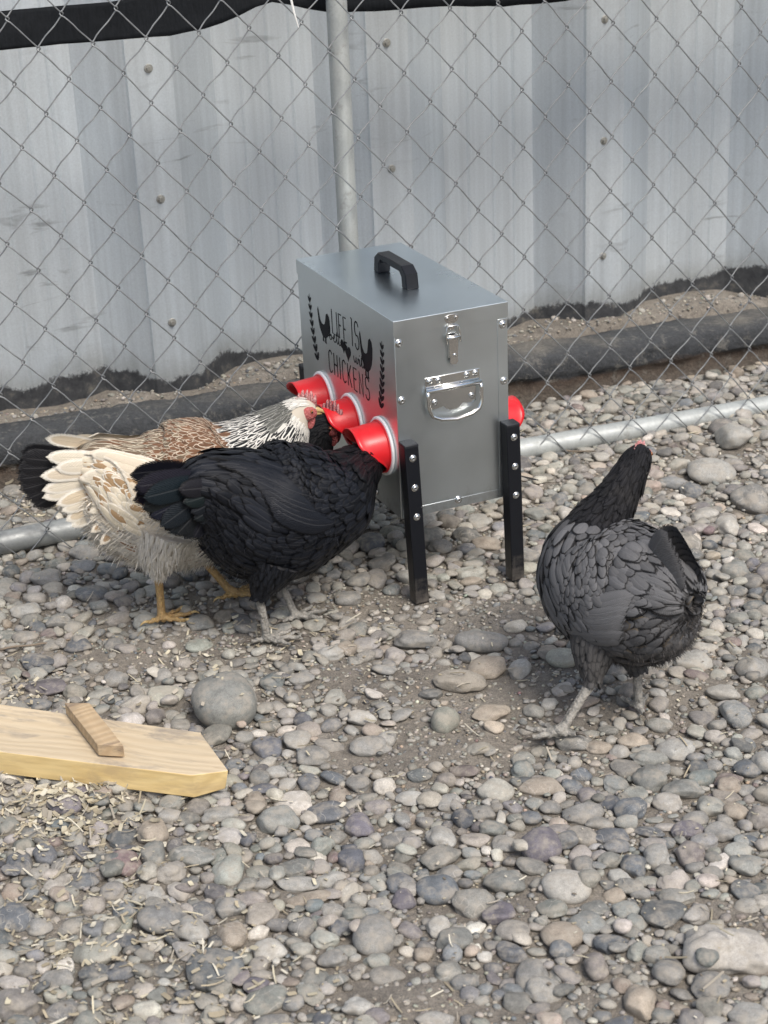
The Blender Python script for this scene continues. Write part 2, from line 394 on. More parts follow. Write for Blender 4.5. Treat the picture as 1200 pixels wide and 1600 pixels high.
# big stones surveyed from the photograph: px, py, width px, height px, tilt deg, colour, flatness, label
GRY, GRN, PUR, BLU, CRM, TAN, DRK, MAR, LGT = (.23, .222, .2), (.21, .215, .19), (.155, .135, .165), (.12, .14, .16), (.40, .375, .32), (.33, .26, .18), (.10, .11, .125), (.19, .115, .115), (.32, .31, .275)
BIG = [
 (350, 1098, 100, 92, 20, GRN, .75, 'large rounded greenish grey cobble lying just behind the end of the pine board'),
 (845, 1313, 62, 56, 0, PUR, .8, 'rounded purple grey cobble in the open gravel in front of the slate grey hen'),
 (887, 1380, 78, 48, -5, CRM, .6, 'speckled cream cobble just below the rounded purple grey one'),
 (335, 1503, 88, 62, -25, (.125, .14, .145), .5, 'flat dark slate oval cobble near the bottom edge, left of centre'),
 (584, 1456, 66, 62, 0, GRY, .75, 'round warm grey cobble near the bottom centre of the picture'),
 (255, 1428, 82, 50, 15, (.2, .2, .19), .55, 'smooth mid grey oval cobble left of the round warm grey one'),
 (1140, 1482, 140, 84, -18, (.40, .365, .31), .75, 'rough pale angular rock at the lower right corner'),
 (1110, 730, 76, 40, 5, LGT, .6, 'large flat pale stone behind the slate grey hen, in front of the pipe'),
 (752, 999, 82, 38, 0, GRY, .6, 'flat pale grey stone on dirt right below the feeder front leg'),
 (695, 1123, 42, 44, -40, (.25, .255, .20), .9, 'upright greenish stone standing on the bare dirt patch'),
 (682, 1378, 66, 44, 15, BLU, .6, 'slate blue oval cobble left of the speckled cream one'),
 (143, 914, 52, 26, 0, (.14, .155, .165), .6, 'slate disc stone lying left of the brown and cream hen yellow foot'),
 (877, 1448, 66, 42, 25, TAN, .55, 'tan brown oval stone below the speckled cream cobble'),
 (880, 1027, 52, 34, -15, (.36, .35, .26), .6, 'yellowish cream stone left of the slate grey hen feet'),
]
MORE = [
 (432, 1268, 70, 46, 0, GRN), (510, 1252, 70, 38, 0, DRK), (790, 1364, 68, 44, -15, GRN), (910, 1258, 66, 36, 0, GRY), (985, 1256, 48, 44, -20, BLU),
 (1045, 1510, 50, 44, 0, GRY), (1113, 1535, 62, 46, 0, GRY), (1000, 1555, 50, 54, 0, TAN), (828, 1510, 56, 56, 0, GRY), (849, 1538, 56, 40, 0, LGT), (780, 1414, 56, 32, 10, PUR),
 (195, 1345, 52, 38, 0, MAR), (107, 1250, 64, 46, -10, PUR), (343, 1267, 58, 28, 8, LGT), (300, 1333, 80, 34, -20, GRN), (465, 1370, 68, 28, 5, LGT), (480, 1393, 74, 22, 5, TAN),
 (358, 1415, 52, 34, 0, GRY), (300, 1448, 56, 44, 15, LGT), (363, 1455, 48, 42, 0, TAN), (421, 1478, 54, 38, 0, CRM), (185, 1504, 60, 32, 0, DRK), (87, 1515, 56, 34, 0, GRY),
 (1175, 770, 64, 46, -10, GRY), (1080, 755, 38, 26, 0, BLU), (1145, 685, 52, 46, 0, LGT), (1100, 797, 44, 26, 0, CRM), (1148, 885, 44, 30, 0, GRN), (1137, 812, 38, 36, 0, CRM),
 (1177, 1037, 52, 40, 0, GRY), (1130, 1081, 52, 30, -15, CRM), (812, 1038, 34, 42, -30, LGT), (760, 1035, 60, 38, 0, TAN), (718, 1058, 84, 38, 0, (.27, .23, .17)), (768, 1107, 62, 30, 0, TAN),
 (772, 1131, 34, 20, 0, (.48, .38, .26)), (575, 1160, 74, 32, 0, GRY), (490, 1173, 54, 34, 0, GRY), (462, 1147, 48, 28, 0, CRM), (565, 1120, 46, 26, 0, CRM), (650, 992, 70, 34, 0, GRY), (735, 910, 38, 18, 0, TAN),
 (820, 868, 48, 30, 0, GRY), (132, 856, 48, 26, 0, GRY), (580, 848, 44, 34, 0, DRK), (1015, 1205, 50, 44, 15, GRN), (1065, 1225, 68, 34, 0, GRN), (845, 1222, 72, 28, 0, (.30, .24, .17)), (895, 1218, 36, 26, 0, BLU),
 (908, 1198, 34, 20, 0, BLU), (1020, 1172, 70, 30, 0, GRN), (990, 1148, 50, 30, 0, TAN), (935, 1157, 44, 24, 0, TAN), (870, 1345, 1, 1, 0, GRY), (620, 1293, 60, 28, 0, GRY), (700, 1352, 44, 30, 0, GRY),
 (548, 1325, 46, 34, 0, (.11, .12, .15)), (430, 1195, 40, 24, 0, LGT), (372, 1220, 28, 22, 0, (.16, .18, .2)), (398, 1240, 34, 36, 20, TAN), (365, 1180, 34, 24, 0, BLU), (1085, 1345, 30, 24, 0, GRY), (1075, 1285, 52, 30, 0, PUR),
 (1130, 1290, 56, 34, -20, GRY), (990, 1345, 42, 38, 0, BLU), (1025, 1330, 46, 44, 0, LGT), (1080, 1325, 44, 44, 0, (.2, .165, .155)), (1165, 1345, 60, 32, 0, GRN), (1150, 1258, 40, 30, 0, TAN), (955, 1300, 56, 28, 0, DRK), (1000, 1500, 1, 1, 0, GRY),
 (1093, 1497, 58, 26, 10, PUR), (700, 1440, 1, 1, 0, GRY), (710, 1452, 56, 40, 0, GRN), (800, 1475, 52, 30, -20, DRK), (706, 1482, 32, 32, 0, (.24, .26, .27)), (685, 1435, 36, 32, 0, CRM), (660, 1480, 34, 22, 0, TAN), (757, 1482, 26, 18, 0, CRM),
 (630, 1395, 38, 30, 0, PUR), (626, 1365, 48, 34, 0, DRK), (590, 1400, 40, 26, 0, GRY), (910, 1345, 34, 30, 0, GRY), (960, 1390, 36, 24, 0, TAN), (1000, 1385, 34, 22, 0, GRY), (930, 1410, 44, 24, 0, GRN), (830, 1270, 34, 22, 0, BLU), (860, 1250, 36, 22, 0, GRY),
 (1115, 1190, 30, 20, 0, GRY), (1170, 1195, 46, 28, 0, BLU), (1195, 1190, 40, 34, 0, LGT), (1055, 1163, 60, 36, -10, LGT), (960, 1040, 40, 30, 0, GRY), (1120, 1130, 30, 20, 0, GRY), (640, 900, 40, 24, 0, LGT), (740, 885, 34, 18, 0, CRM), (690, 855, 44, 26, 0, GRY), (760, 845, 48, 28, 0, TAN), (600, 880, 46, 30, 0, GRY), (560, 905, 40, 24, 0, GRY), (545, 935, 44, 22, 0, GRY),
 (520, 1020, 48, 24, 0, LGT), (600, 1040, 40, 20, 0, GRY), (470, 1060, 44, 24, 0, GRY), (70, 890, 50, 26, 0, GRY), (40, 940, 50, 24, 0, LGT), (90, 960, 46, 26, 0, GRY), (120, 1000, 46, 22, 0, DRK), (60, 1030, 60, 30, 0, DRK), (70, 1070, 70, 28, 0, (.13, .11, .12)), (180, 1050, 40, 28, 0, GRY), (150, 1440, 44, 30, 0, (.15, .16, .17)),
 (60, 1440, 44, 30, 0, GRY), (30, 1345, 40, 34, 0, DRK), (130, 1370, 48, 26, 0, (.13, .145, .16)), (240, 1335, 40, 44, 0, GRN), (240, 1300, 50, 44, 0, TAN), (520, 1495, 46, 32, 0, GRY), (530, 1440, 40, 30, 0, DRK), (470, 1440, 42, 34, 0, GRY), (400, 1535, 40, 30, 0, PUR), (420, 1590, 60, 26, 0, GRY), (560, 1570, 50, 30, 0, LGT), (680, 1590, 60, 26, 0, GRY), (930, 1500, 40, 50, 0, (.2, .17, .15)), (965, 1590, 50, 28, 0, DRK), (1110, 1590, 50, 30, 0, LGT), (1170, 1580, 60, 36, 0, LGT),
 (230, 1390, 50, 28, 0, LGT), (560, 1210, 40, 26, 0, GRY), (520, 1200, 40, 24, 0, BLU), (640, 1235, 44, 24, 0, LGT), (700, 1240, 40, 24, 0, GRY), (755, 1260, 40, 26, 0, GRY), (690, 1295, 48, 40, 0, LGT), (560, 1275, 46, 36, 0, (.135, .12, .15)),
]
def survey(e, k):
    px, py, wp, hp, ang, col = e[:6]; flat = e[6] if len(e) > 6 else random.uniform(.5, .72)
    q = at(px, py + hp * .1, 0); d = q - CAMO; dist = np.linalg.norm(d); ppm = F_PX / dist; el_ = math.asin(-d[2] / dist)
    a = wp / ppm / 2; hpm = hp / ppm / 2
    # projected half height^2 = (b sin el)^2 + (c cos el)^2 with c = flat*b
    b = hpm / math.sqrt(sin(el_) ** 2 + (flat * cos(el_)) ** 2); b = min(b, a * 1.5)
    c = min(flat * b, a * 1.1)
    return q[0], q[1], a * 1.03, b * 1.03, c * 1.03, R(ang) * .8, col
for e in BIG:
    x, y, a, b, c, yaw, col = survey(e, 0)
    put(x, y, a, b, c, yaw, col, 0, .55 if c > .03 else .5, True, e[7])
# keep clear: leg feet, board, pipe is above, beam
FEED = np.array([.028, 2.68]); FY = .401; FA = np.array([cos(FY), sin(FY)]); FB = np.array([-sin(FY), cos(FY)])
for px, py in ((648, 940), (802, 905)):
    q = at(px, py); block(q[0], q[1] + .012, .02, .02)
for e in MORE:
    if e[2] < 5: continue
    x, y, a, b, c, yaw, col = survey(e, 0)
    r_ = np.random.default_rng(int(e[0] * 7 + e[1])); col = np.array(col) * r_.uniform(.85, 1.2)
    put(x, y, a, b, c, yaw + r_.uniform(-.15, .15), col, .32, .5)
# the board covers the ground here
BOARD = np.array([(-.80, 2.29), (-.278, 2.225), (-.23, 2.114), (-.283, 2.116), (-.80, 2.23)])
def in_view(x, y, m=0.0):
    return (np.abs(x + .02) < .235 * (y - 1.6) / 1.0 + .50 + m) & (y > 1.42 - m)
def scatter(n, smin, smax, thr, sink, powr=1.0, flat=(.38, .74), useocc=True):
    k = 0
    X = rng.uniform(GX0, GX1, n * 2); Y = rng.uniform(GY0, GY1, n * 2)
    un, nn = to_un(X, Y)
    ok = in_view(X, Y, .32) & (nn < 3.27); X, Y = X[ok], Y[ok]
    for x, y in zip(X[:n], Y[:n]):
        a = smin + (smax - smin) * rng.random() ** powr
        dn = dens[min(gh - 1, int((y - GY0) / RES)), min(gw - 1, int((x - GX0) / RES))]
        if rng.random() > dn ** (2.2 if a > .008 else 1.1): continue
        asp = rng.uniform(.6, .97); b = a * asp; c = b * rng.uniform(*flat)
        yaw = rng.normal(0, .8); col = pick_col(rng); dk = 1 - dn
        col = col * (1 - .45 * dk) + np.array((.27, .24, .20)) * .45 * dk
        if put(x, y, a, b, c, yaw, col, thr, sink * (1 - .35 * dk)): k += 1
    return k
scatter(1100, .020, .034, .10, .36, 1.7)
scatter(5000, .0145, .023, .12, .38)
scatter(15000, .0095, .016, .16, .42)
scatter(26000, .006, .010, .22, .45)
scatter(2600, .010, .019, .75, .45)            # a loose second layer on top of the others
scatter(30000, .0038, .0062, .30, .5)
for _ in range(420):                            # pebbles fallen on the bank behind the beam and against its face
    u_ = rng.uniform(.1, 2.6); n_ = rng.choice([rng.uniform(3.40, 3.44), rng.uniform(3.22, 3.30) + .047 * (1.6 - u_) * .6]); p_ = U * u_ + N * n_
    a_ = rng.uniform(.004, .014) if n_ < 3.35 else rng.uniform(.003, .009); put(p_[0], p_[1], a_, a_ * .8, a_ * .55, rng.uniform(0, 3), pick_col(rng) * .9, .5, .4)
S = np.array(ST); NS = len(S)
# apparent size of each in the photograph
dist = np.linalg.norm(S[:, :3] - CAMO, axis=1); zc_ = (S[:, :3] - CAMO) @ FW
sx = 600 + F_PX * ((S[:, :3] - CAMO) @ CR) / zc_; sy = 800 - F_PX * ((S[:, :3] - CAMO) @ CU) / zc_
app = S[:, 3] * S[:, 4] / dist ** 2
ok = (sx > 5) & (sx < 1195) & (sy > 560) & (sy < 1595)
# hidden behind hens, feeder, board
def inbox(x0, x1, y0, y1): return (sx > x0) & (sx < x1) & (sy > y0) & (sy < y1)
hid = inbox(0, 340, 1115, 1215) | inbox(330, 560, 690, 920) | inbox(860, 1080, 830, 1030) | inbox(80, 320, 680, 860) | inbox(560, 800, 560, 770)
rank = np.argsort(-(app * ok * ~hid)); isbig = np.array([s is not None for s in stones])
partsel = [i for i in rank if not isbig[i]][:285]
partset = set(partsel)
def place_stone(i, parent=None, name='stone'):
    x, y, z, a, b, c, yaw, r_, g_, b_, _ = S[i]
    t = T3[i % NT]
    o = bpy.data.objects.new(name, t); C.objects.link(o)
    o.location = (x, y, z); o.scale = (a, b, c); o.rotation_euler = (rng.uniform(-.16, .16), rng.uniform(-.16, .16), yaw + (pi if rng.random() < .5 else 0))
    o.color = (r_, g_, b_, 1)
    if parent: o.parent = parent
    return o
def round_stone(seed):
    r_ = np.random.default_rng(seed); V = np.sign(I3) * np.abs(I3) ** .93; V /= np.max(np.linalg.norm(V, axis=1)); o_ = Vector(r_.uniform(0, 100, 3))
    V = V * (1 + np.array([noise.noise(Vector(v * .8) + o_) for v in V]) * .16 + np.array([noise.noise(Vector(v * 2.6) + o_) for v in V]) * .025)[:, None]
    return V / np.abs(V).max(axis=0)
SMOOTH = [mesh_np('stone_shape', round_stone(40 + i), F3) for i in range(5)]
for t in SMOOTH: t.materials.append(M_stone_o)
for i in range(NS):
    if isbig[i]:
        o = place_stone(i, None, 'rock' if 'rock' in stones[i] else 'river_stone'); o.data = SMOOTH[i % 5]
        tag(o, stones[i], 'rock' if 'rock' in stones[i] else 'stone')
        if 'rock' in stones[i]:
            me = mesh_np('rough_rock', shape_stone(I3, 911, 2.0), F3); me.materials.append(M_stone_o); o.data = me; o.rotation_euler[1] = .15
for i in partsel: place_stone(i, ground, 'stone')
def merge(idx, T, Fq, name, jitter=True):
    vs_, fs_, cs_ = [], [], []; nv = 0
    for i in idx:
        x, y, z, a, b, c, yaw, r_, g_, b_, _ = S[i]
        t = T[i % NT]; tx, ty = rng.uniform(-.2, .2, 2)
        V = t * (a, b, c); V = V + np.outer(V[:, 0], [0, 0, tx]) + np.outer(V[:, 1], [0, 0, ty])
        c_, s_ = cos(yaw), sin(yaw)
        V = np.stack([V[:, 0] * c_ - V[:, 1] * s_ + x, V[:, 0] * s_ + V[:, 1] * c_ + y, V[:, 2] + z], 1)
        vs_.append(V); fs_.append(Fq + nv); nv += len(V); cs_.append(np.tile([r_, g_, b_, rng.random()], (len(V), 1)))
    return mesh_np(name, np.concatenate(vs_), np.concatenate(fs_), cols={'col': np.concatenate(cs_)})
rest = [i for i in range(NS) if i not in partset and not isbig[i]]
vis = in_view(S[:, 0], S[:, 1], 0.02)
med = [i for i in rest if S[i, 3] > .0135 and vis[i]]; mset = set(med)
sm = [i for i in rest if i not in mset and S[i, 3] > .0062]; smset = set(sm)
ti = [i for i in rest if i not in mset and i not in smset]
gr = link('gravel', merge(med, T2, F2, 'gravel'), M_stone_a); tag(gr, 'grey and tan rounded river gravel filling the run between the larger stones', 'gravel', kind='stuff')
gs = link('gravel', merge(sm, T1, F1, 'small_gravel'), M_stone_a); tag(gs, 'small pebbles wedged in the gaps between the river stones', 'pebbles', kind='stuff')
# grit: thousands of crumbs lying wherever the ground still shows
ng = 26000
X = rng.uniform(GX0, GX1, ng * 3); Y = rng.uniform(GY0, GY1, ng * 3); un, nn = to_un(X, Y)
k_ = in_view(X, Y, .15) & (nn < 3.45); X, Y = X[k_][:ng], Y[k_][:ng]
ix = np.clip(((X - GX0) / RES).astype(int), 0, gw - 1); iy = np.clip(((Y - GY0) / RES).astype(int), 0, gh - 1); low = (HM[iy, ix] - GZ[iy, ix]) < .004
X, Y, ix, iy = X[low], Y[low], ix[low], iy[low]; sz = rng.uniform(.0012, .0034, len(X)); Zb = HM[iy, ix]
S2 = np.stack([X, Y, Zb + sz * .3, sz * 1.2, sz, sz * .7, rng.uniform(0, 6.28, len(X))], 1)
cc = np.array([pick_col(rng) for _ in range(len(X))]) * 1.05
S_keep = S; S = np.concatenate([S[ti], np.concatenate([S2, cc, np.zeros((len(X), 1))], 1)]) if len(ti) else np.concatenate([S2, cc, np.zeros((len(X), 1))], 1)
gg = link('grit', merge(range(len(S)), T0, F0, 'grit'), M_stone_a); tag(gg, 'fine grit and crumbs scattered over the bare dirt', 'grit', kind='stuff')
S = S_keep
print('stones', NS, len(med), len(sm), len(gg.data.polygons))
def height_at(x, y):
    i = int((x - GX0) / RES); j = int((y - GY0) / RES)
    return float(HM[j, i]) if 0 <= i < gw and 0 <= j < gh else 0.0

#@@PART2
# ------------------------------------------------------------------ corrugated wall
WN = 3.40; UO = .786            # near plane of the ribs, start of one rib
PER, RIB, SLR, PAN, SLL, DEP = .4875, .080, .100, .2075, .100, .07
def wall_profile(k0, k1):
    pts = []
    for k in range(k0, k1):
        b = UO + k * PER
        pts += [(b - .012, .0035), (b - .009, -.001), (b, 0), (b + .02, 0), (b + RIB - .02, 0), (b + RIB, 0), (b + RIB + SLR, DEP)]
        p0 = b + RIB + SLR
        pts += [(p0 + .004, DEP)]
        for q in (.27, .55, .78): pts += [(p0 + PAN * q - .004, DEP), (p0 + PAN * q, DEP - .0016), (p0 + PAN * q + .004, DEP)]
        pts += [(p0 + PAN, DEP)]
    return pts
prof = wall_profile(-4, 7)
cw = empty('corrugated_wall')
tag(cw, 'tall ribbed zinc sheet wall with black tar smeared along its foot, behind the mesh fence', 'wall')
# the sheets overlap every two ribs: each sheet is its own part
cuts = [0]
for k in range(-4, 7, 2): cuts.append((k + 4 + 2) * 18 if False else None)
per_pts = len(prof) // 11
cw.location = (0, 0, 0)
def wall_sheet(i0, i1, off):
    zs = [.0, .03, .06, .09, .12, .16, .3, .5, .8, 1.2, 1.7, 2.35]
    seg = prof[i0:i1]; V = []; ur = UO
    for (u_, d_) in seg:
        for z in zs: V.append((u_, WN + d_ + off, z))
    nz = len(zs); Fq = []
    for a in range(len(seg) - 1):
        for b in range(nz - 1): Fq.append((a * nz + b, (a + 1) * nz + b, (a + 1) * nz + b + 1, a * nz + b + 1))
    me = mesh_np('wall_sheet', V, Fq, smooth=False)
    o = link('wall_sheet', me, M_wall, cw); o.rotation_euler = (0, 0, YW)
    s = o.modifiers.new('s', 'SOLIDIFY'); s.thickness = .0008; s.offset = 1
for q, k in enumerate(range(0, 11, 2)):
    wall_sheet(k * per_pts, min(len(prof), (k + 2) * per_pts + 4), -.0011 * (q % 2))
# screws on the ribs
def hexscrew():
    bm = bmesh.new()
    lathe(bm, [(0, -.001), (.0085, -.001), (.0088, .0006), (.0075, .002), (0, .002)], Matrix(), 20)
    lathe(bm, [(.0048, .0019), (.0048, .0068), (.0042, .0078), (0, .0078)], Matrix(), 6)
    bmesh.ops.recalc_face_normals(bm, faces=bm.faces)
    me = bpy.data.meshes.new('screw'); bm.to_mesh(me); bm.free(); me.materials.append(M_ws); return me
M_ws = mat('weathered_screw_zinc', (.36, .36, .33), .45, .6)
g = NG(M_ws); n_ = g.noise(g.coord('Object'), 200, 3); g.out(g.mix(n_, (.2, .19, .16), (.5, .5, .47)))
HEX = hexscrew()
for k in range(-3, 5):
    for z in (.251, .504, .757, 1.01, 1.26, 1.51):
        o = link('screw', HEX, None, cw); p = fence_pt(UO + k * PER + .034 if k >= 0 else UO + k * PER + .034, WN - .0012, z)
        o.location = p; o.rotation_euler = Matrix((tuple(U), (0, 0, 1), tuple(-N))).transposed().to_euler()
        o.rotation_euler.rotate_axis('Z', random.uniform(0, 3))
# ------------------------------------------------------------------ steel beam at the foot of the wall
bm = bmesh.new(); us = np.arange(-1.2, 3.9, .012)
secs = [(0, -.03), (-.001, .01), (.003, .03), (.002, .045), (-.006, .052), (-.007, .062), (-.004, .074), (.000, .086), (.008, .097), (.024, .103), (.050, .103), (.068, .095), (.075, -.03)]
rows = []
for u_ in us:
    nb_ = 3.318 - .047 * u_ + .006 * noise.noise((u_ * 6, 0, 0)); row = []
    for k, (a, z) in enumerate(secs):
        if k > 8: a = min(a + (0, .02, .04, .05, .052)[k - 8], 3.392 - nb_)
        j = noise.noise((u_ * 9, k * .7, 3)) * .009 + noise.noise((u_ * 31, k * 1.7, 9)) * .005 + noise.noise((u_ * 75, k * 2.3, 5)) * .003
        row.append(bm.verts.new(Vector(fence_pt(u_, nb_ + a + j, z + .5 * j + .004 * noise.noise((u_ * 3, 5, 0))))))
    rows.append(row)
for A, B in zip(rows, rows[1:]):
    for k in range(len(secs) - 1): bm.faces.new((A[k], A[k + 1], B[k + 1], B[k]))
bm.faces.new(rows[0]); bm.faces.new(rows[-1])
tag(bm_obj('steel_beam', bm, M_beam, smooth=True), 'long dark rust stained beam lying along the foot of the zinc wall', 'beam')
# ------------------------------------------------------------------ chain link fence
fn = empty('chain_link_fence', fence_pt(1.065, 3.03, 0))
tag(fn, 'chain link mesh fence with a round galvanised post and bottom pipe behind the feeder', 'fence')
fo = Vector(fn.location)
def L(p): return Vector(p) - fo
bm = bmesh.new(); tube(bm, [L(fence_pt(1.076, 3.032, z)) for z in (-.05, .3, .6, 1.0, 1.6, 2.1)], .0185, 24)
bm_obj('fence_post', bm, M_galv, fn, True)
bm = bmesh.new(); lathe(bm, [(0, .03), (.012, .028), (.022, .012), (.0225, -.03), (.0195, -.03)], Matrix.Translation(L(fence_pt(1.076, 3.032, 2.1))), 24)
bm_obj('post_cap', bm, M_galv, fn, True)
bm = bmesh.new(); pts = []
for u_ in np.arange(-1.0, 3.6, .1):
    n_ = 3.005 + .006 * sin(u_ * 2.2 + .5); z_ = .004 + .006 * sin(u_ * 1.7) + (.008 if u_ < .8 else 0)
    pts.append(L(fence_pt(u_, n_, z_)))
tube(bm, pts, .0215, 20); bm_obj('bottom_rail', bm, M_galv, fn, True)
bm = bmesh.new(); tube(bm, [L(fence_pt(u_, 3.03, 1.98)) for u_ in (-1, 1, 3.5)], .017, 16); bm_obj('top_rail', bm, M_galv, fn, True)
SU, SV, UK, ZK = .0456, .0525, .542, .877
def knot(i, j):
    u_ = UK + SU * i; z_ = ZK - SV * j
    a = noise.noise((u_ * 2.3, z_ * 2.3, 1.5)); b = noise.noise((u_ * 2.3, z_ * 2.3, 8.5)); c_ = noise.noise((u_ * 1.2, z_ * 1.5, 4.5))
    a2 = noise.noise((i * .9, j * .9, 2.2)); lowk = max(0, (.25 - z_)) / .25
    return u_ + .007 * a + .0038 * a2 + .004 * lowk * b, z_ + .006 * b + .0034 * noise.noise((i * .9, j * .9, 7)), 2.992 + .012 * c_ - .014 * lowk
WR = .0013
def wire(k, j0, j1):
    bm = bmesh.new(); P = []
    for j in range(j0, j1 + 1):
        i = k if (k + j) % 2 == 0 else k + 1
        side = -1 if i == k else 1              # which edge of this zigzag the knot is on
        u_, z_, n_ = knot(i, j)
        du = side * .0016
        P.append((u_ + du, z_, n_, side))
    pts = []
    for q in range(len(P)):
        u_, z_, n_, sd_ = P[q]
        if q:
            u0_, z0_, n0_, s0_ = P[q - 1]
            right = sd_ > 0                     # falling to the right: in front; falling to the left: behind
            off = -.0026 if right else .0026
            bow = (.0013 + .0016 * noise.noise((k * 1.1, q * 1.7, 0))) * (1 if not right else .25)
            for t in (.1, .22, .36, .5, .64, .78, .9):
                s_ = sin(t * 2 * pi) * bow
                k1, k2 = (u_ - u0_), (z_ - z0_); ln = math.hypot(k1, k2)
                jit = noise.noise((k * 3.3 + t * 4, q * 2.7, 4)) * .0008
                pts.append(L(fence_pt(u0_ + k1 * t + (-k2 / ln) * (s_ + jit), n0_ + (n_ - n0_) * t + off * min(1, min(t, 1 - t) / .12), z0_ + k2 * t + (k1 / ln) * (s_ + jit))))
        if 0 < q < len(P) - 1:
            for t in (-1, 0, 1): pts.append(L(fence_pt(u_ + sd_ * (.0012 if t == 0 else 0), n_ + t * .0018 * (1 if sd_ > 0 else -1), z_ - t * .0026)))
    tube(bm, pts, WR, 6); bm_obj('wire', bm, M_wire, fn, True)
for k in range(-22, 58): wire(k, -20, 17)
# ------------------------------------------------------------------ shade cloth hung behind the mesh
def cloth(name, u0_, u1_, bot, top, label, n0_=3.09):
    nu, nz = 120, 9; V = []
    for a in range(nu + 1):
        u_ = u0_ + (u1_ - u0_) * a / nu; zb = bot(u_) + .002 * noise.noise((u_ * 30, 0, 0)); zt = top(u_)
        for b in range(nz + 1):
            t = b / nz; z = zb + (zt - zb) * t
            V.append(fence_pt(u_, n0_ + .012 * noise.noise((u_ * 7, z * 9, 0)) + .006 * noise.noise((u_ * 24, z * 8, 3)) + .01 * t, z))
    Fq = [(a * (nz + 1) + b, (a + 1) * (nz + 1) + b, (a + 1) * (nz + 1) + b + 1, a * (nz + 1) + b + 1) for a in range(nu) for b in range(nz)]
    o = link(name, mesh_np(name, V, Fq), M_tarp); m = o.modifiers.new('s', 'SOLIDIFY'); m.thickness = .002
    tag(o, label, 'shade cloth'); return o
def interp(P):
    xs_, ys_ = zip(*P); return lambda x: float(np.interp(x, xs_, ys_))
def smooth_interp(P):
    f = interp(P); return lambda x: sum(f(x + d) for d in (-.03, -.015, 0, .015, .03)) / 5
k3 = 3.10 / 3.2
# visible heights re-surveyed for the cloth's own distance
cb = smooth_interp([(-.8, .90), (-.2, .88), (.30, .865), (.497, .868), (.65, .864), (.80, .863), (.87, .869), (.92, .886), (.955, .899), (.99, .91), (1.005, .896), (1.04, .882), (1.09, .874), (1.19, .866), (1.30, .866), (1.4, .855), (1.5, .852), (1.576, .853), (1.65, .87), (1.9, .90), (2.3, .90), (3.2, .88)])
ct = smooth_interp([(-.8, 1.0), (.2, .925), (.497, .929), (.72, .926), (.8, .95), (.95, .985), (1.2, 1.02), (1.6, 1.02), (2.2, 1.05), (3.2, 1.05)])  # unseen top on the right raised to darken the lid's reflection
cloth('shade_cloth', -.7, 3.1, cb, ct, 'black shade cloth strip sagging in scallops along the top of the mesh fence')
bm = bmesh.new(); q0 = fence_pt(.975, 2.982, .93)
tube(bm, [q0 + np.array([0, 0, 0]), fence_pt(.979, 2.978, .90), fence_pt(.985, 2.974, .872)], [.0022, .0019, .0006], 6)
box(bm, -.004, .004, -.003, .003, -.004, .004, Matrix.Translation(q0))
tag(bm_obj('cable_tie', bm, M_ziptie), 'white nylon cable tie tail hanging from the mesh left of the post', 'cable tie')

# ------------------------------------------------------------------ feeder
fd = empty('chicken_feeder', (FEED[0], FEED[1], 0), FY)
tag(fd, 'galvanised metal feeder box on black legs with red feeding cups and chicken lettering', 'feeder')
W_, L_, ZT, ZB = .200, .414, .487, .148
def fbox(name, b, m, par=fd, bev=.0008, seg=2):
    bm = bmesh.new(); box(bm, *b); return bm_obj(name, bm, m, par, bevel=bev, seg=seg)
body_ = fbox('box_body', (.0002, W_ - .0002, .0002, L_ - .0002, ZB, .470), M_box)
# lid with skirt: open box
def lid_mesh():
    bm = bmesh.new(); box(bm, -.0011, W_ + .0011, -.0011, L_ + .0011, ZT - .026, ZT)
    bmesh.ops.delete(bm, geom=[f for f in bm.faces if f.normal.z < -.5 or all(v.co.z < ZT - .02 for v in f.verts)], context='FACES')
    o = bm_obj('lid', bm, M_lid, fd); o.data.materials.append(M_box)
    for p in o.data.polygons: p.material_index = 0 if p.normal.z > .5 else 1
    m_ = o.modifiers.new('b', 'BEVEL'); m_.width = .0009; m_.segments = 3; m_.limit_method = 'ANGLE'
    m_ = o.modifiers.new('s', 'SOLIDIFY'); m_.thickness = .0009; m_.offset = -1
    return o
lid_mesh()
fbox('edge_flange', (W_ - .0185, W_ - .0006, -.0008, .0001, ZB + .002, ZT - .0275), M_box, bev=.0003)
fbox('base_flange', (.004, W_ - .02, -.0004, .0001, ZB + .0005, ZB + .016), M_box, bev=.0003)
# front orientation: local Z of a fitting points to the viewer (-y of the feeder)
MF = lambda a, z, off=0.0: Matrix.Translation((a, -off, z)) @ Matrix.Rotation(R(90), 4, 'X')
ML = lambda b, z, off=0.0: Matrix.Translation((-off, b, z)) @ Matrix.Rotation(R(-90), 4, 'Y')
def panhead():
    bm = bmesh.new(); lathe(bm, [(.0052, 0), (.0052, .0006), (.0046, .0020), (.0032, .0031), (.0018, .0034), (.0018, .0022), (0, .0022)], Matrix(), 20)
    lathe(bm, [(0, .00005), (.0066, .00005), (.0066, .0005), (.0052, .0006)], Matrix(), 20)
    bmesh.ops.recalc_face_normals(bm, faces=bm.faces)
    me = bpy.data.meshes.new('screw'); bm.to_mesh(me); bm.free(); me.materials.append(M_screw); me.materials.append(M_hole)
    for p in me.polygons:
        p.use_smooth = True
        if p.center.z > .0019 and math.hypot(p.center.x, p.center.y) < .0018: p.material_index = 1
    return me
PAN_ = panhead()
def screw(M, par, s=1.0, name='screw'):
    o = link(name, PAN_, None, par); o.matrix_local = M @ Matrix.Rotation(random.uniform(0, 3), 4, 'Z') @ Matrix.Scale(s, 4); return o
for a, z in ((.0075, .450), (.0085, .354), (W_ - .009, .450), (W_ - .0085, .354), (.104, .161)): screw(MF(a, z, .0005 if a < .15 else .0009), fd)
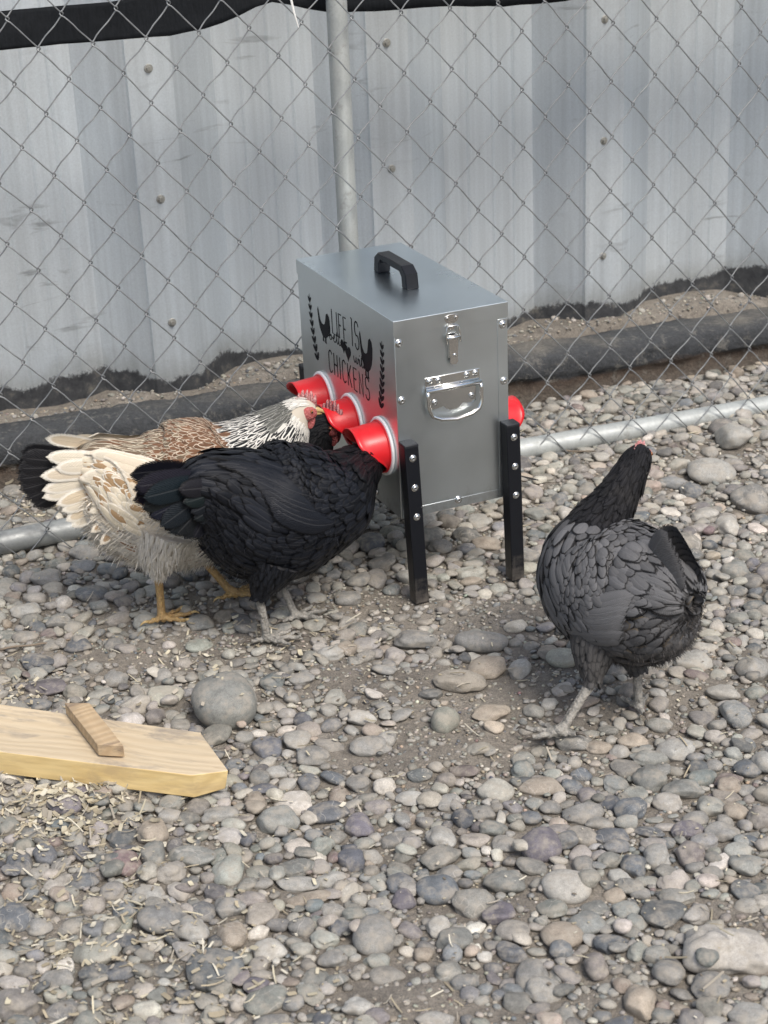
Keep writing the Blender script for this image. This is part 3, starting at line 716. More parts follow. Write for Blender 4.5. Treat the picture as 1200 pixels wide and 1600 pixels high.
for b in (.10, .31): screw(ML(b, .161, 0), fd)
for b in (.02, .394):
    for z in (.45, .354): pass
# legs: square black tube standing in front of and behind the box
def leg(a0, b0, lean, cap=True, outer=-1):
    bm = bmesh.new(); w_ = .0245; z1 = .283
    box(bm, 0, w_, 0, w_, 0.0, z1)
    for v in bm.verts:
        if v.co.z < .1: v.co.x += lean
    o = bm_obj('leg', bm, M_blackm, fd, bevel=.0018, seg=3); o.location = (a0, b0, .0)
    bm = bmesh.new(); box(bm, -.0003, w_ + .0003, -.0003, w_ + .0003, z1 - .004, z1 + .0025); c_ = bm_obj('leg_cap', bm, M_capm, o, bevel=.002, seg=3)
    for z in (.262, .210, .158):
        xx = w_ * .52 + lean * (1 - z / z1)
        if outer < 0: screw(Matrix.Translation((xx, -.0002, z)) @ Matrix.Rotation(R(90), 4, 'X'), o, .92)
    return o
leg(0, -.0245, .0095); leg(W_ - .0165, -.0245, .006)
leg(0, L_, .006, outer=1); leg(W_ - .0165, L_, .004, outer=1)
# top handle, angular bridge shape
def bridge_handle():
    bm = bmesh.new(); out_ = [(0, 0), (.004, .026), (.020, .037), (.116, .037), (.132, .026), (.136, 0)]
    inn = [(.020, 0), (.022, .018), (.030, .0255), (.106, .0255), (.114, .018), (.116, 0)]
    hw = .0115
    for s in range(5):
        q = [out_[s], out_[s + 1], inn[s + 1], inn[s]]
        f = [[bm.verts.new((x_, y, z)) for (y, z) in q] for x_ in (-hw, hw)]
        bm.faces.new(f[0]); bm.faces.new(f[1][::-1])
        for k in range(4):
            k2 = (k + 1) % 4; bm.faces.new((f[0][k], f[0][k2], f[1][k2], f[1][k]))
    bmesh.ops.remove_doubles(bm, verts=bm.verts, dist=1e-5)
    seen = {}
    for f in list(bm.faces):
        key = tuple(sorted(v.index for v in f.verts))
    bm.verts.index_update()
    for f in list(bm.faces):
        key = tuple(sorted(v.index for v in f.verts)); seen.setdefault(key, []).append(f)
    for k, v in seen.items():
        if len(v) > 1:
            for f in v: bm.faces.remove(f)
    return bm
o = bm_obj('carry_handle', bridge_handle(), M_plastic, fd, bevel=.0022, seg=3); o.location = (.098, .138, ZT - .0002)
# toggle latch
lt = bm_obj('toggle_latch', bmesh.new(), M_chrome, fd)
def plate(bm, pts, t, M, hole=None):
    v0 = [bm.verts.new(M @ Vector((x, y, 0))) for x, y in pts]; v1 = [bm.verts.new(M @ Vector((x, y, t))) for x, y in pts]
    bm.faces.new(v0[::-1]); bm.faces.new(v1)
    for k in range(len(pts)): bm.faces.new((v0[k], v0[(k + 1) % len(pts)], v1[(k + 1) % len(pts)], v1[k]))
def rounded(w, h, r, x0=0, y0=0, n=5):
    out_ = []
    for cx_, cy_, a0 in ((w / 2 - r, h / 2 - r, 0), (-w / 2 + r, h / 2 - r, 90), (-w / 2 + r, -h / 2 + r, 180), (w / 2 - r, -h / 2 + r, 270)):
        for k in range(n + 1): out_.append((x0 + cx_ + r * cos(R(a0 + 90 * k / n)), y0 + cy_ + r * sin(R(a0 + 90 * k / n))))
    return out_
bm = bmesh.new(); F0m = MF(.100, 0, .0002)
hook = [(-.0125, .476), (-.0115, .4805), (-.004, .4825), (.004, .4825), (.0115, .4805), (.0125, .476), (.010, .471), (.0055, .468), (.005, .460), (.003, .457), (-.003, .457), (-.005, .460), (-.0055, .468), (-.010, .471)]
plate(bm, hook, .0016, F0m)
for x in (-.0075, .0075): lathe(bm, [(.0032, .0015), (.0026, .0030), (0, .0036)], MF(.100 + x, .4765, .0002), 12)
o = bm_obj('catch_plate', bm, M_chrome, lt, bevel=.0003)
bm = bmesh.new()
loop = [(-.0115, .437), (-.0122, .445), (-.0105, .462), (-.0075, .4645), (.0075, .4645), (.0105, .462), (.0122, .445), (.0115, .437)]
tube(bm, [Vector((.100 + x, -.0055 - (.002 if z < .45 else .0), z)) for x, z in loop], .0013, 8); bm_obj('bail_wire', bm, M_chrome, lt, True)
bm = bmesh.new()
lev = [(-.0090, .448), (-.0078, .4495), (.0078, .4495), (.0090, .448), (.0080, .430), (.0066, .412), (.0075, .405), (.0048, .4005), (-.0048, .4005), (-.0075, .405), (-.0066, .412), (-.0080, .430)]
plate(bm, lev, .0014, MF(.100, 0, .0058)); bm_obj('lever', bm, M_chrome, lt, bevel=.0005)
bm = bmesh.new()
for s in (-1, 1): box(bm, .100 + s * .0072 - .0006, .100 + s * .0072 + .0006, -.0058, -.0002, .412, .449)
box(bm, .0925, .1075, -.0012, -.0002, .408, .452)
bm_obj('hinge_frame', bm, M_chrome, lt, bevel=.0002)
bm = bmesh.new(); tube(bm, [(.0885, -.0078, .4455), (.1115, -.0078, .4455)], .0022, 12)
bm_obj('pivot_pin', bm, M_chrome, lt, True)
bm = bmesh.new(); lathe(bm, [(.003, 0), (.0026, .0016), (0, .002)], MF(.1008, .4165, .0072), 12); bm_obj('rivet', bm, M_chrome, lt, True)
# drop handle
dh = bm_obj('drop_handle', bmesh.new(), M_chrome, fd)
bm = bmesh.new(); box(bm, .0505, .1475, -.0014, -.0002, .3585, .3835)
o = bm_obj('back_plate', bm, M_chrome, dh, bevel=.0012)
bm = bmesh.new()
low = [(.058, .358), (.058, .331), (.064, .3285), (.082, .331), (.087, .326), (.093, .3225), (.105, .3225), (.111, .326), (.116, .331), (.134, .3285), (.140, .331), (.140, .358)]
plate(bm, [(x, z) for x, z in low][::-1], .0012, MF(0, 0, .0003)); bm_obj('stop_plate', bm, M_chrome, dh)
bm = bmesh.new(); tube(bm, [(.0505, -.0065, .3625), (.1475, -.0065, .3625)], .0042, 14); bm_obj('hinge_tube', bm, M_chrome, dh, True)
bm = bmesh.new(); bail = []
ctrl = [(.052, .362), (.0515, .345), (.0530, .330), (.0580, .320), (.072, .3135), (.099, .3095), (.126, .3135), (.140, .320), (.145, .330), (.1465, .345), (.146, .362)]
for a, b in zip(ctrl, ctrl[1:]):
    for t in (0, .5): bail.append(Vector((a[0] + (b[0] - a[0]) * t, -.0075 - .006 * (1 - min(1, max(0, (a[1] - .31) / .05))), a[1] + (b[1] - a[1]) * t)))
bail.append(Vector((.146, -.0075, .362))); tube(bm, bail, .0031, 12); bm_obj('grip', bm, M_chrome, dh, True)
for a, z in ((.058, .377), (.0735, .3765), (.1245, .3765), (.140, .377), (.066, .340), (.132, .340)): screw(MF(a, z, .0012), dh, .85, 'rivet')

# red feeding cups with white rings, three on each long side
def cup_mesh():
    seg, rad, Lc = 48, .0425, .058; V = []; rows_ = 9
    def length(phi):           # top (phi=90deg) reaches far out as a hood; the mouth is cut back below
        s = sin(phi); t = max(0, min(1, (s + .80) / 1.5)); t = t * t * (3 - 2 * t)
        return .008 + (Lc - .008) * t
    for inner in (0, 1):
        r_ = rad - .0022 * inner
        for k in range(rows_ + 1):
            for j in range(seg):
                ph = 2 * pi * j / seg; f = k / rows_; ll = length(ph) * f
                lipf = max(0, f - .75) / .25
                dn = (.12 * (ll / Lc) ** 1.4) * .024 * (1 if sin(ph) > -.2 else .4)
                rr = r_ * (1 - .05 * (ll / Lc)) + .0022 * lipf ** 2
                V.append((rr * cos(ph), rr * sin(ph) - dn, ll))
    n1_ = (rows_ + 1) * seg; Fq = []
    for inner in (0, 1):
        o_ = inner * n1_
        for k in range(rows_):
            for j in range(seg):
                j2 = (j + 1) % seg; a, b, c_, d = o_ + k * seg + j, o_ + k * seg + j2, o_ + (k + 1) * seg + j2, o_ + (k + 1) * seg + j
                Fq.append((a, b, c_, d) if not inner else (d, c_, b, a))
    for j in range(seg):
        j2 = (j + 1) % seg; a, b = rows_ * seg + j, rows_ * seg + j2; Fq.append((a, b, b + n1_, a + n1_))
    me = mesh_np('cup_hood', V, Fq); me.materials.append(M_red); return me
CUP = cup_mesh()
bm = bmesh.new()
lathe(bm, [(.0425, .0), (.0484, .0), (.0494, .0010), (.0494, .0036), (.0484, .0048), (.0455, .0052), (.0425, .0048)], Matrix(), 48)
bmesh.ops.recalc_face_normals(bm, faces=bm.faces); RING = bpy.data.meshes.new('ring'); bm.to_mesh(RING); bm.free(); RING.materials.append(M_white)
for p in RING.polygons: p.use_smooth = True
bm = bmesh.new(); lathe(bm, [(.0430, .0046), (.0448, .0052), (.0443, .0066), (.0424, .0075)], Matrix(), 48)
bmesh.ops.recalc_face_normals(bm, faces=bm.faces); COL = bpy.data.meshes.new('collar'); bm.to_mesh(COL); bm.free(); COL.materials.append(M_red)
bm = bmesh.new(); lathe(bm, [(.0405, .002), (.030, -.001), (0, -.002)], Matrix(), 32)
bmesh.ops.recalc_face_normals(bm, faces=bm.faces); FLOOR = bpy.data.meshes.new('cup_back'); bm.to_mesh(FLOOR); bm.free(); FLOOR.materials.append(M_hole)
for side in (-1, 1):
    for b in (.063, .190, .318):
        Mx = Matrix.Translation((.0012 - .0012 if side < 0 else W_ + .0, b, .2565)) @ (Matrix(((0, 0, -1, 0), (-1, 0, 0, 0), (0, 1, 0, 0), (0, 0, 0, 1))) if side < 0 else Matrix(((0, 0, 1, 0), (1, 0, 0, 0), (0, 1, 0, 0), (0, 0, 0, 1))))
        cp = link('feeding_cup', CUP, None, fd); cp.matrix_local = Mx @ Matrix.Diagonal((1, 1, 1 if side < 0 else .78, 1))
        for nm, me in (('ring', RING), ('collar', COL), ('cup_back', FLOOR)): link(nm, me, None, cp)

# lettering on the left long side: strokes and flat shapes laid on the sheet (b, z)
SK = .0001
def ribbon(bm, pts, wd, closed=False, taper=False):
    P = [Vector((0, b, z)) for b, z in pts]; n = len(P); Ls, Rs = [], []
    for i in range(n):
        t = (P[min(i + 1, n - 1)] - P[max(i - 1, 0)]); t = t.normalized() if t.length else Vector((0, 1, 0))
        nn_ = Vector((0, -t.z, t.y)); w2 = wd / 2 * (1 if not taper else .35 + .65 * sin(pi * i / (n - 1)))
        Ls.append(P[i] + nn_ * w2); Rs.append(P[i] - nn_ * w2)
    X0, X1 = SK, -.0002
    a = [[bm.verts.new((X0, p.y, p.z)) for p in q] for q in (Ls, Rs)]; c_ = [[bm.verts.new((X1, p.y, p.z)) for p in q] for q in (Ls, Rs)]
    for i in range(n - 1):
        bm.faces.new((c_[0][i], c_[0][i + 1], c_[1][i + 1], c_[1][i]))
        bm.faces.new((a[0][i], a[0][i + 1], c_[0][i + 1], c_[0][i])); bm.faces.new((a[1][i], a[1][i + 1], c_[1][i + 1], c_[1][i]))
    bm.faces.new((a[0][0], c_[0][0], c_[1][0], a[1][0])); bm.faces.new((a[0][-1], c_[0][-1], c_[1][-1], a[1][-1]))
def shape(bm, pts):
    f0 = [bm.verts.new((-.0002, b, z)) for b, z in pts]; f1 = [bm.verts.new((SK, b, z)) for b, z in pts]
    bm.faces.new(f0)
    for k in range(len(pts)): bm.faces.new((f0[k], f0[(k + 1) % len(pts)], f1[(k + 1) % len(pts)], f1[k]))
def arc(cx_, cy_, rx, ry, a0, a1, n=9): return [(cx_ + rx * cos(R(a0 + (a1 - a0) * k / n)), cy_ + ry * sin(R(a0 + (a1 - a0) * k / n))) for k in range(n + 1)]
GL = {  # unit glyphs: x 0..1, y 0..1
 'L': [[(.1, 1), (.1, 0), (.85, 0)]], 'I': [[(.5, 1), (.5, 0)]], 'J': [[(.15, 1), (.55, 1), (.5, 0)]],
 'F': [[(.1, 0), (.1, 1), (.85, 1)], [(.1, .55), (.7, .55)]], 'E': [[(.85, 1), (.1, 1), (.1, 0), (.85, 0)], [(.1, .52), (.7, .52)]],
 'S': [arc(.5, .76, .4, .24, 20, 180, 8) + arc(.5, .70, .4, .22, 180, 250, 3) + arc(.5, .28, .42, .24, 70, 0, 4) + arc(.5, .25, .42, .25, 0, -165, 8)],
 'C': [arc(.55, .74, .42, .26, 30, 180, 8) + arc(.55, .26, .42, .26, 180, 330, 8)],
 'H': [[(.1, 1), (.1, 0)], [(.85, 1), (.85, 0)], [(.1, .5), (.85, .5)]], 'K': [[(.1, 1), (.1, 0)], [(.85, 1), (.12, .42)], [(.3, .56), (.9, 0)]],
 'N': [[(.1, 0), (.1, 1), (.85, 0), (.85, 1)]]}
def word(bm, txt, b0, b1, zb, zt, wd, widths):
    tot = sum(widths) ; b = b0; k = (b1 - b0) / tot
    for ch, w1 in zip(txt, widths):
        if ch != ' ':
            for st in GL[ch]:
                P = [(b + k * w1 * (.12 + .76 * x), zb + (zt - zb) * y) for x, y in st]; ribbon(bm, P, wd)
        b += k * w1
bm = bmesh.new()
word(bm, 'LIFE', .265, .194, .394, .437, .0026, [1, .5, 1, 1])
word(bm, 'JS', .181, .141, .396, .444, .0026, [.55, 1])
word(bm, 'CHICKENS', .290, .106, .3185, .358, .0027, [1, 1.05, .5, 1, 1.05, 1, 1.1, 1.05])
# script line: better with
xh = .012; sb = .3775
def scr(strokes, b0, k, zb):
    for st in strokes:
        n = len(st); P = []
        for i in range(n - 1):
            p0, p1, p2, p3 = st[max(i - 1, 0)], st[i], st[i + 1], st[min(i + 2, n - 1)]
            for t in np.linspace(0, 1, 5)[:-1]:
                P.append(tuple(.5 * (2 * p1[q] + (p2[q] - p0[q]) * t + (2 * p0[q] - 5 * p1[q] + 4 * p2[q] - p3[q]) * t * t + (-p0[q] + 3 * p1[q] - 3 * p2[q] + p3[q]) * t ** 3) for q in (0, 1)))
        P.append(st[-1]); ribbon(bm, [(b0 - x * k, zb + y * k * .85) for x, y in P], .0019)
better = [[(-.6, .3), (-.1, .5), (.25, 1.4), (.2, 2.1), (.05, 1.6), (0, .4), (.2, 0), (.6, .15), (.7, .6), (.4, .85), (.15, .6), (.7, .6), (1.2, .4), (1.7, .8), (1.5, 1.0), (1.25, .6), (1.45, .1), (1.9, .1), (2.3, .8), (2.45, 1.8), (2.35, .5), (2.6, .05), (2.95, .5), (3.15, 1.8), (3.05, .5), (3.25, .05), (3.6, .3), (4.05, .8), (3.85, 1.0), (3.6, .6), (3.8, .1), (4.2, .1), (4.6, .6), (4.8, 1.0), (4.95, .85), (4.85, .3), (5.1, 0), (5.45, .25)], [(2.1, 1.25), (3.5, 1.35)]]
withw = [[(0, .9), (.15, .3), (.4, 0), (.7, .4), (.8, .9), (.8, .3), (1.05, 0), (1.35, .4), (1.4, .9), (1.7, .75), (1.85, .9), (1.8, .3), (2.0, 0), (2.3, .4), (2.6, 1.8), (2.5, .4), (2.75, 0), (3.1, .5), (3.45, 1.9), (3.3, 2.1), (3.2, 1.4), (3.2, 0), (3.4, .7), (3.7, .95), (3.85, .6), (3.85, .15), (4.1, 0), (4.6, .4)], [(2.3, 1.25), (2.95, 1.3)], [(1.85, 1.4), (1.88, 1.55)]]
scr(better, .276, .0138, .3795); scr(withw, .172, .0138, .3695)
bm_obj('lettering', bm, M_ink, fd)
hen_sil = [(0, 1), (.06, .9), (.1, .72), (.16, .6), (.3, .5), (.42, .5), (.55, .55), (.62, .7), (.7, .92), (.82, .98), (.95, .9), (1.0, .75), (.96, .5), (.88, .3), (.75, .15), (.62, .08), (.6, -.05), (.64, -.12), (.5, -.12), (.52, .04), (.42, .06), (.40, -.04), (.44, -.1), (.3, -.1), (.33, .06), (.22, .16), (.1, .3), (.02, .5), (-.02, .75), (-.05, .9)]
def hens(b0, b1, zb, zt, flip):
    bm = bmesh.new(); P = [(b0 + (b1 - b0) * (x if not flip else 1 - x), zb + (zt - zb) * y) for x, y in hen_sil]; shape(bm, P); bm_obj('hen_emblem', bm, M_ink, fd)
hens(.324, .272, .372, .424, False)
hens(.140, .090, .366, .432, False)
for (hb, hz, s) in ((.214, .385, .011), (.196, .378, .013)):
    bm = bmesh.new(); P = []
    for k in range(24):
        t = 2 * pi * k / 24; P.append((hb - s * .062 * 16 * sin(t) ** 3, hz + s * .075 * (13 * cos(t) - 5 * cos(2 * t) - 2 * cos(3 * t) - cos(4 * t))))
    shape(bm, P); bm_obj('heart_emblem', bm, M_ink, fd)
def leafs(stem, sgn):
    bm = bmesh.new(); n = len(stem)
    ribbon(bm, stem, .0010)
    for i in range(1, n):
        b, z = stem[i]; tb, tz = stem[i - 1][0] - b, stem[i - 1][1] - z; ang = math.atan2(tz, tb); s = .0055 + .0035 * i / n
        for sd_ in (-1, 1):
            a = ang + sd_ * .62; P = []
            for k in range(10):
                t = 2 * pi * k / 10; x = s * (1 + cos(t)); y = s * .42 * sin(t)
                P.append((b + x * cos(a) - y * sin(a), z + x * sin(a) + y * cos(a)))
            shape(bm, P)
    bm_obj('leaf_spray_emblem', bm, M_ink, fd)
leafs([(.362 - .004 * (i / 8) ** 2 * 6 + 0, .437 - .115 * i / 8) for i in range(9)], 1)
leafs([(.050 + .004 * (i / 9) ** 2 * 4, .440 - .118 * i / 9) for i in range(10)], 1)

# ------------------------------------------------------------------ pine board and its batten
pb = empty('pine_board', (-.42, 2.19, 0)); bo = Vector(pb.location)
tag(pb, 'pale pine board with an angled end lying on the gravel at the left', 'board')
def prism(name, low_, up_, m, par, org, bev=.0012, mside=None):
    bm = bmesh.new(); v0 = [bm.verts.new(Vector(p) - org) for p in low_]; v1 = [bm.verts.new(Vector(p) - org) for p in up_]
    bm.faces.new(v0[::-1]); bm.faces.new(v1)
    for k in range(len(v0)): bm.faces.new((v0[k], v0[(k + 1) % len(v0)], v1[(k + 1) % len(v0)], v1[k]))
    o = bm_obj(name, bm, m, par, bevel=bev, seg=2)
    if mside:
        o.data.materials.append(mside)
        for p in o.data.polygons:
            if abs(p.normal.z) < .5: p.material_index = 1
    return o
tz0, tz1 = .042, .046
TL, TR, TP, TF = at(-120, 1083, tz1), at(313, 1144, tz0), at(357, 1204, tz0), at(300, 1211, tz0)
TLf = at(-120, 1160, tz1)
def dz(v, d): return np.array([v[0], v[1], v[2] + d])
ang_ = math.atan2(TR[1] - TL[1], TR[0] - TL[0])
b_ = prism('plank', [dz(TLf, -.037), dz(TF, -.037), dz(TP, -.037) * 1 + np.array([-.006, .0, .008]), dz(TR, -.037), dz(TL, -.037)], [TLf, TF, TP, TR, TL], M_wood, pb, bo, .0015, M_wood_side)
# turn the grain along the board
def turn(o, a):
    m = Matrix.Rotation(-a, 4, 'Z'); o.data.transform(m); o.rotation_euler = (0, 0, a)
turn(b_, ang_)
bz = .046; h_ = .019
q = [at(103, 1112, bz), at(152, 1185, bz), at(192, 1186, bz), at(142, 1112, bz)]
qq = [at(101, 1098, bz + h_), at(152, 1163, bz + h_), at(193, 1165, bz + h_), at(140, 1098, bz + h_)]
c4 = [np.array([v[0], v[1], bz + .0006]) for v in qq]
bt = prism('wood_batten', c4, qq, M_batten, None, bo, .001)
bt.location = bo; turn(bt, math.atan2(qq[1][1] - qq[0][1], qq[1][0] - qq[0][0]) + pi / 2)
tag(bt, 'short weathered cross batten lying across the top of the pine board', 'batten')

# ------------------------------------------------------------------ wood shavings, twigs
M_shav = mat('wood_shavings', (.5, .43, .3), .8); g = NG(M_shav)
a = g.n('ShaderNodeAttribute', attribute_name='col'); g.out(a.outputs['Color'])
def shavings(n, name, label, chooser, lmin, lmax, wf, cols):
    V, Fq, Cc = [], [], []
    for _ in range(n):
        px, py = chooser(); q = at(px, py); 
        u_, nn_ = to_un(q[0], q[1])
        if nn_ > 3.3: continue
        l = random.uniform(lmin, lmax); w2 = l * random.uniform(*wf); yaw = random.uniform(0, 2 * pi); z = height_at(q[0], q[1]) + .0015
        tilt = random.gauss(0, .25); curl = random.uniform(-.3, .5); k0 = len(V)
        for s in range(4):
            t = s / 3 - .5; wd = w2 * (1 - .5 * abs(t)); zz_ = z + abs(tilt) * l * .5 + tilt * t * l + curl * l * (t * t) 
            for e in (-1, 1):
                x_ = t * l; y_ = e * wd / 2 + curl * .2 * l * t * t
                V.append((q[0] + x_ * cos(yaw) - y_ * sin(yaw), q[1] + x_ * sin(yaw) + y_ * cos(yaw), zz_ + e * tilt * wd * .4))
        for s in range(3): Fq.append((k0 + 2 * s, k0 + 2 * s + 1, k0 + 2 * s + 3, k0 + 2 * s + 2))
        c_ = np.array(random.choice(cols)) * random.uniform(.7, 1.15); Cc += [(*c_, 1)] * 8
    o = link(name, mesh_np(name, V, Fq, False, cols={'col': Cc}), M_shav); m = o.modifiers.new('s', 'SOLIDIFY'); m.thickness = .0007
    tag(o, label, 'wood shavings', kind='stuff')
def ch_left():
    r = random.random()
    if r < .30: return random.gauss(90, 70), random.gauss(1255, 35)
    if r < .52: return random.gauss(130, 110), random.gauss(1400, 110)
    if r < .60: return random.gauss(300, 90), random.gauss(1530, 50)
    if r < .70: return random.gauss(80, 50), random.gauss(790, 14)
    if r < .80: return random.gauss(30, 60), random.gauss(1100, 30)
    if r < .9: return random.gauss(420, 120), random.gauss(1010, 40)
    return random.uniform(0, 600), random.uniform(950, 1600)
WC = [(.52, .47, .34), (.42, .36, .25), (.60, .56, .45), (.32, .28, .20), (.40, .36, .29), (.55, .50, .37)]
shavings(1050, 'wood_shavings', 'pale wood shavings and straw bits strewn on the gravel around the board', ch_left, .003, .012, (.25, .7), WC)
shavings(170, 'wood_curls', 'broad curled pale wood flakes heaped on the gravel in front of the board', lambda: (random.gauss(110, 60), random.gauss(1262, 26)) if random.random() < .6 else ch_left(), .010, .019, (.3, .6), WC)
shavings(420, 'straw_bits', 'thin straw slivers lying over the gravel', lambda: (ch_left() if random.random() < .7 else (random.uniform(0, 1200), random.uniform(640, 1600))), .010, .028, (.06, .13), WC)
shavings(900, 'dry_litter', 'small flecks of dry litter scattered over the run', lambda: (random.uniform(-50, 1250), random.uniform(600, 1620)), .002, .006, (.3, .8), WC + [(.2, .17, .13)] * 3)
M_twig = mat('dry_twig', (.2, .16, .12), .9)
for pts, r_, lb in (([(830, 690), (880, 702), (930, 706), (975, 722)], .0022, 'thin dry twig lying along the front of the bottom pipe beside the grey hen head'),
                    ([(0, 1018), (50, 1008), (110, 990), (160, 985)], .002, 'long dark twig on the gravel at the left edge, above the board')):
    bm = bmesh.new(); P = [at(x, y) for x, y in pts]; P = [np.array([v[0], v[1], height_at(v[0], v[1]) + .003]) for v in P]
    PP = []
    for a, b in zip(P, P[1:]):
        for t in np.linspace(0, 1, 5)[:-1]: PP.append(a + (b - a) * t + rng.normal(0, .0008, 3))
    tube(bm, PP, [r_ * (1 - .5 * i / len(PP)) for i in range(len(PP))], 7)
    tag(bm_obj('twig', bm, M_twig, None, True), lb, 'twig')
# ------------------------------------------------------------------ hens
def feather_mat(name, rough=.6, sheen=.0, spec=.35, dust=0.0):
    m = mat(name, (.1, .1, .1), rough); g = NG(m); m.node_tree.nodes['Principled BSDF'].inputs['Specular IOR Level'].default_value = spec
    if sheen: g.b.inputs['Sheen Weight'].default_value = sheen; g.b.inputs['Sheen Roughness'].default_value = .4
    fc = g.n('ShaderNodeAttribute', attribute_name='fc'); fe = g.n('ShaderNodeAttribute', attribute_name='fe')
    uv = g.n('ShaderNodeUVMap', uv_map='UVMap'); sp = g.n('ShaderNodeSeparateXYZ'); g.l(uv.outputs[0], sp.inputs[0])
    u_, v_ = sp.outputs[0], sp.outputs[1]; au = g.math('ABSOLUTE', u_)
    # distance to the rim, 0 at the shaft and 1 on the rim
    tip = g.math('MULTIPLY', g.math('MAXIMUM', g.math('SUBTRACT', v_, .72), 0.0), 3.4)
    d = g.math('POWER', g.math('ADD', g.math('POWER', au, 2.4), g.math('POWER', tip, 2.4)), .42)
    geo = g.n('ShaderNodeNewGeometry').outputs['Position']
    wob = g.math('MULTIPLY', g.math('SUBTRACT', g.noise(geo, 420, 2), .5), .22)
    lace = fe.outputs['Alpha']
    mr = g.n('ShaderNodeMapRange', interpolation_type='SMOOTHSTEP'); g.l(g.math('ADD', d, wob), mr.inputs[0])
    g.l(lace, mr.inputs[1]); g.l(g.math('ADD', lace, .16), mr.inputs[2])
    c = g.mix(mr.outputs[0], fc.outputs['Color'], fe.outputs['Color'])
    # barbs run obliquely from the shaft to the rim
    ph = g.math('MULTIPLY', g.math('SUBTRACT', v_, g.math('MULTIPLY', au, .22)), 150.0)
    barb = g.math('SINE', g.math('ADD', ph, g.math('MULTIPLY', g.noise(geo, 300, 2), 7)))
    c = g.mix(.28, c, g.ramp(g.math('ADD', g.math('MULTIPLY', barb, .5), .5), [(0, .62), (1, 1.35)]), 'MULTIPLY')
    shaft = g.ramp(au, [(.03, 1), (.08, 0)]); c = g.mix(g.math('MULTIPLY', shaft, .3), c, g.mix(.12, c, (.5, .5, .5)))
    if dust:
        dn = g.noise(geo, 30, 5, .7); c = g.mix(g.math('MULTIPLY', g.ramp(dn, [(.45, 0), (.7, 1)]), dust), c, (.17, .155, .14))
    fray = g.noise(geo, 900, 2, .7); bs_ = g.math('ADD', g.math('MULTIPLY', barb, .14), g.math('MULTIPLY', g.math('SUBTRACT', fray, .5), 1.1))
    g.l(g.math('LESS_THAN', g.math('ADD', d, bs_), 1.02), g.b.inputs['Alpha'])
    g.out(c, None, g.bump(g.math('ADD', g.math('MULTIPLY', barb, .5), g.math('MULTIPLY', shaft, 1.2)), .35, .0007)); return m
M_f_cream = feather_mat('cream_plumage', .7, .05, .25)
M_f_black = feather_mat('black_plumage', .45, .0, .17)
M_f_grey = feather_mat('slate_plumage', .62, .0, .16, .08)
def skin(name, col, rough=.55, sss=.15, scale=300, b2=None):
    m = mat(name, col, rough); g = NG(m); g.b.inputs['Subsurface Weight'].default_value = sss; g.b.inputs['Subsurface Radius'].default_value = (.006, .002, .001)
    v = g.n('ShaderNodeTexVoronoi'); v.inputs['Scale'].default_value = scale; g.l(g.coord('Object'), v.inputs['Vector'])
    n_ = g.noise(g.coord('Object'), scale * .3, 4, .7)
    g.out(g.mix(g.ramp(n_, [(.35, 0), (.65, 1)]), g.mix(.6 if 'shank' in name else .15, col, g.ramp(v.outputs['Distance'], [(.2, 1.15), (.7, .55)]), 'MULTIPLY'), b2 or tuple(x * .6 for x in col)), None, g.bump(v.outputs['Distance'], 1.0, -.0016)); return m
M_comb = skin('comb_skin', (.50, .17, .17), .6, .15, 400, (.62, .34, .33))
M_face = skin('face_skin', (.42, .075, .075), .55, .2, 500, (.5, .16, .15))
M_dface = skin('dark_red_face_skin', (.16, .03, .03), .55, .1, 500, (.22, .05, .05))
M_shy = skin('yellow_shank_scales', (.50, .33, .13), .55, .1, 260, (.34, .22, .10))
M_shg = skin('grey_shank_scales', (.17, .165, .15), .7, .02, 260, (.36, .34, .30))
M_beak = mat('horn_beak', (.50, .36, .16), .4)
M_beakd = mat('dark_beak', (.10, .085, .07), .4)
M_eye = mat('eye_gloss', (.012, .006, .004), .08); M_iris = mat('orange_iris', (.35, .12, .03), .2)
M_down = {}

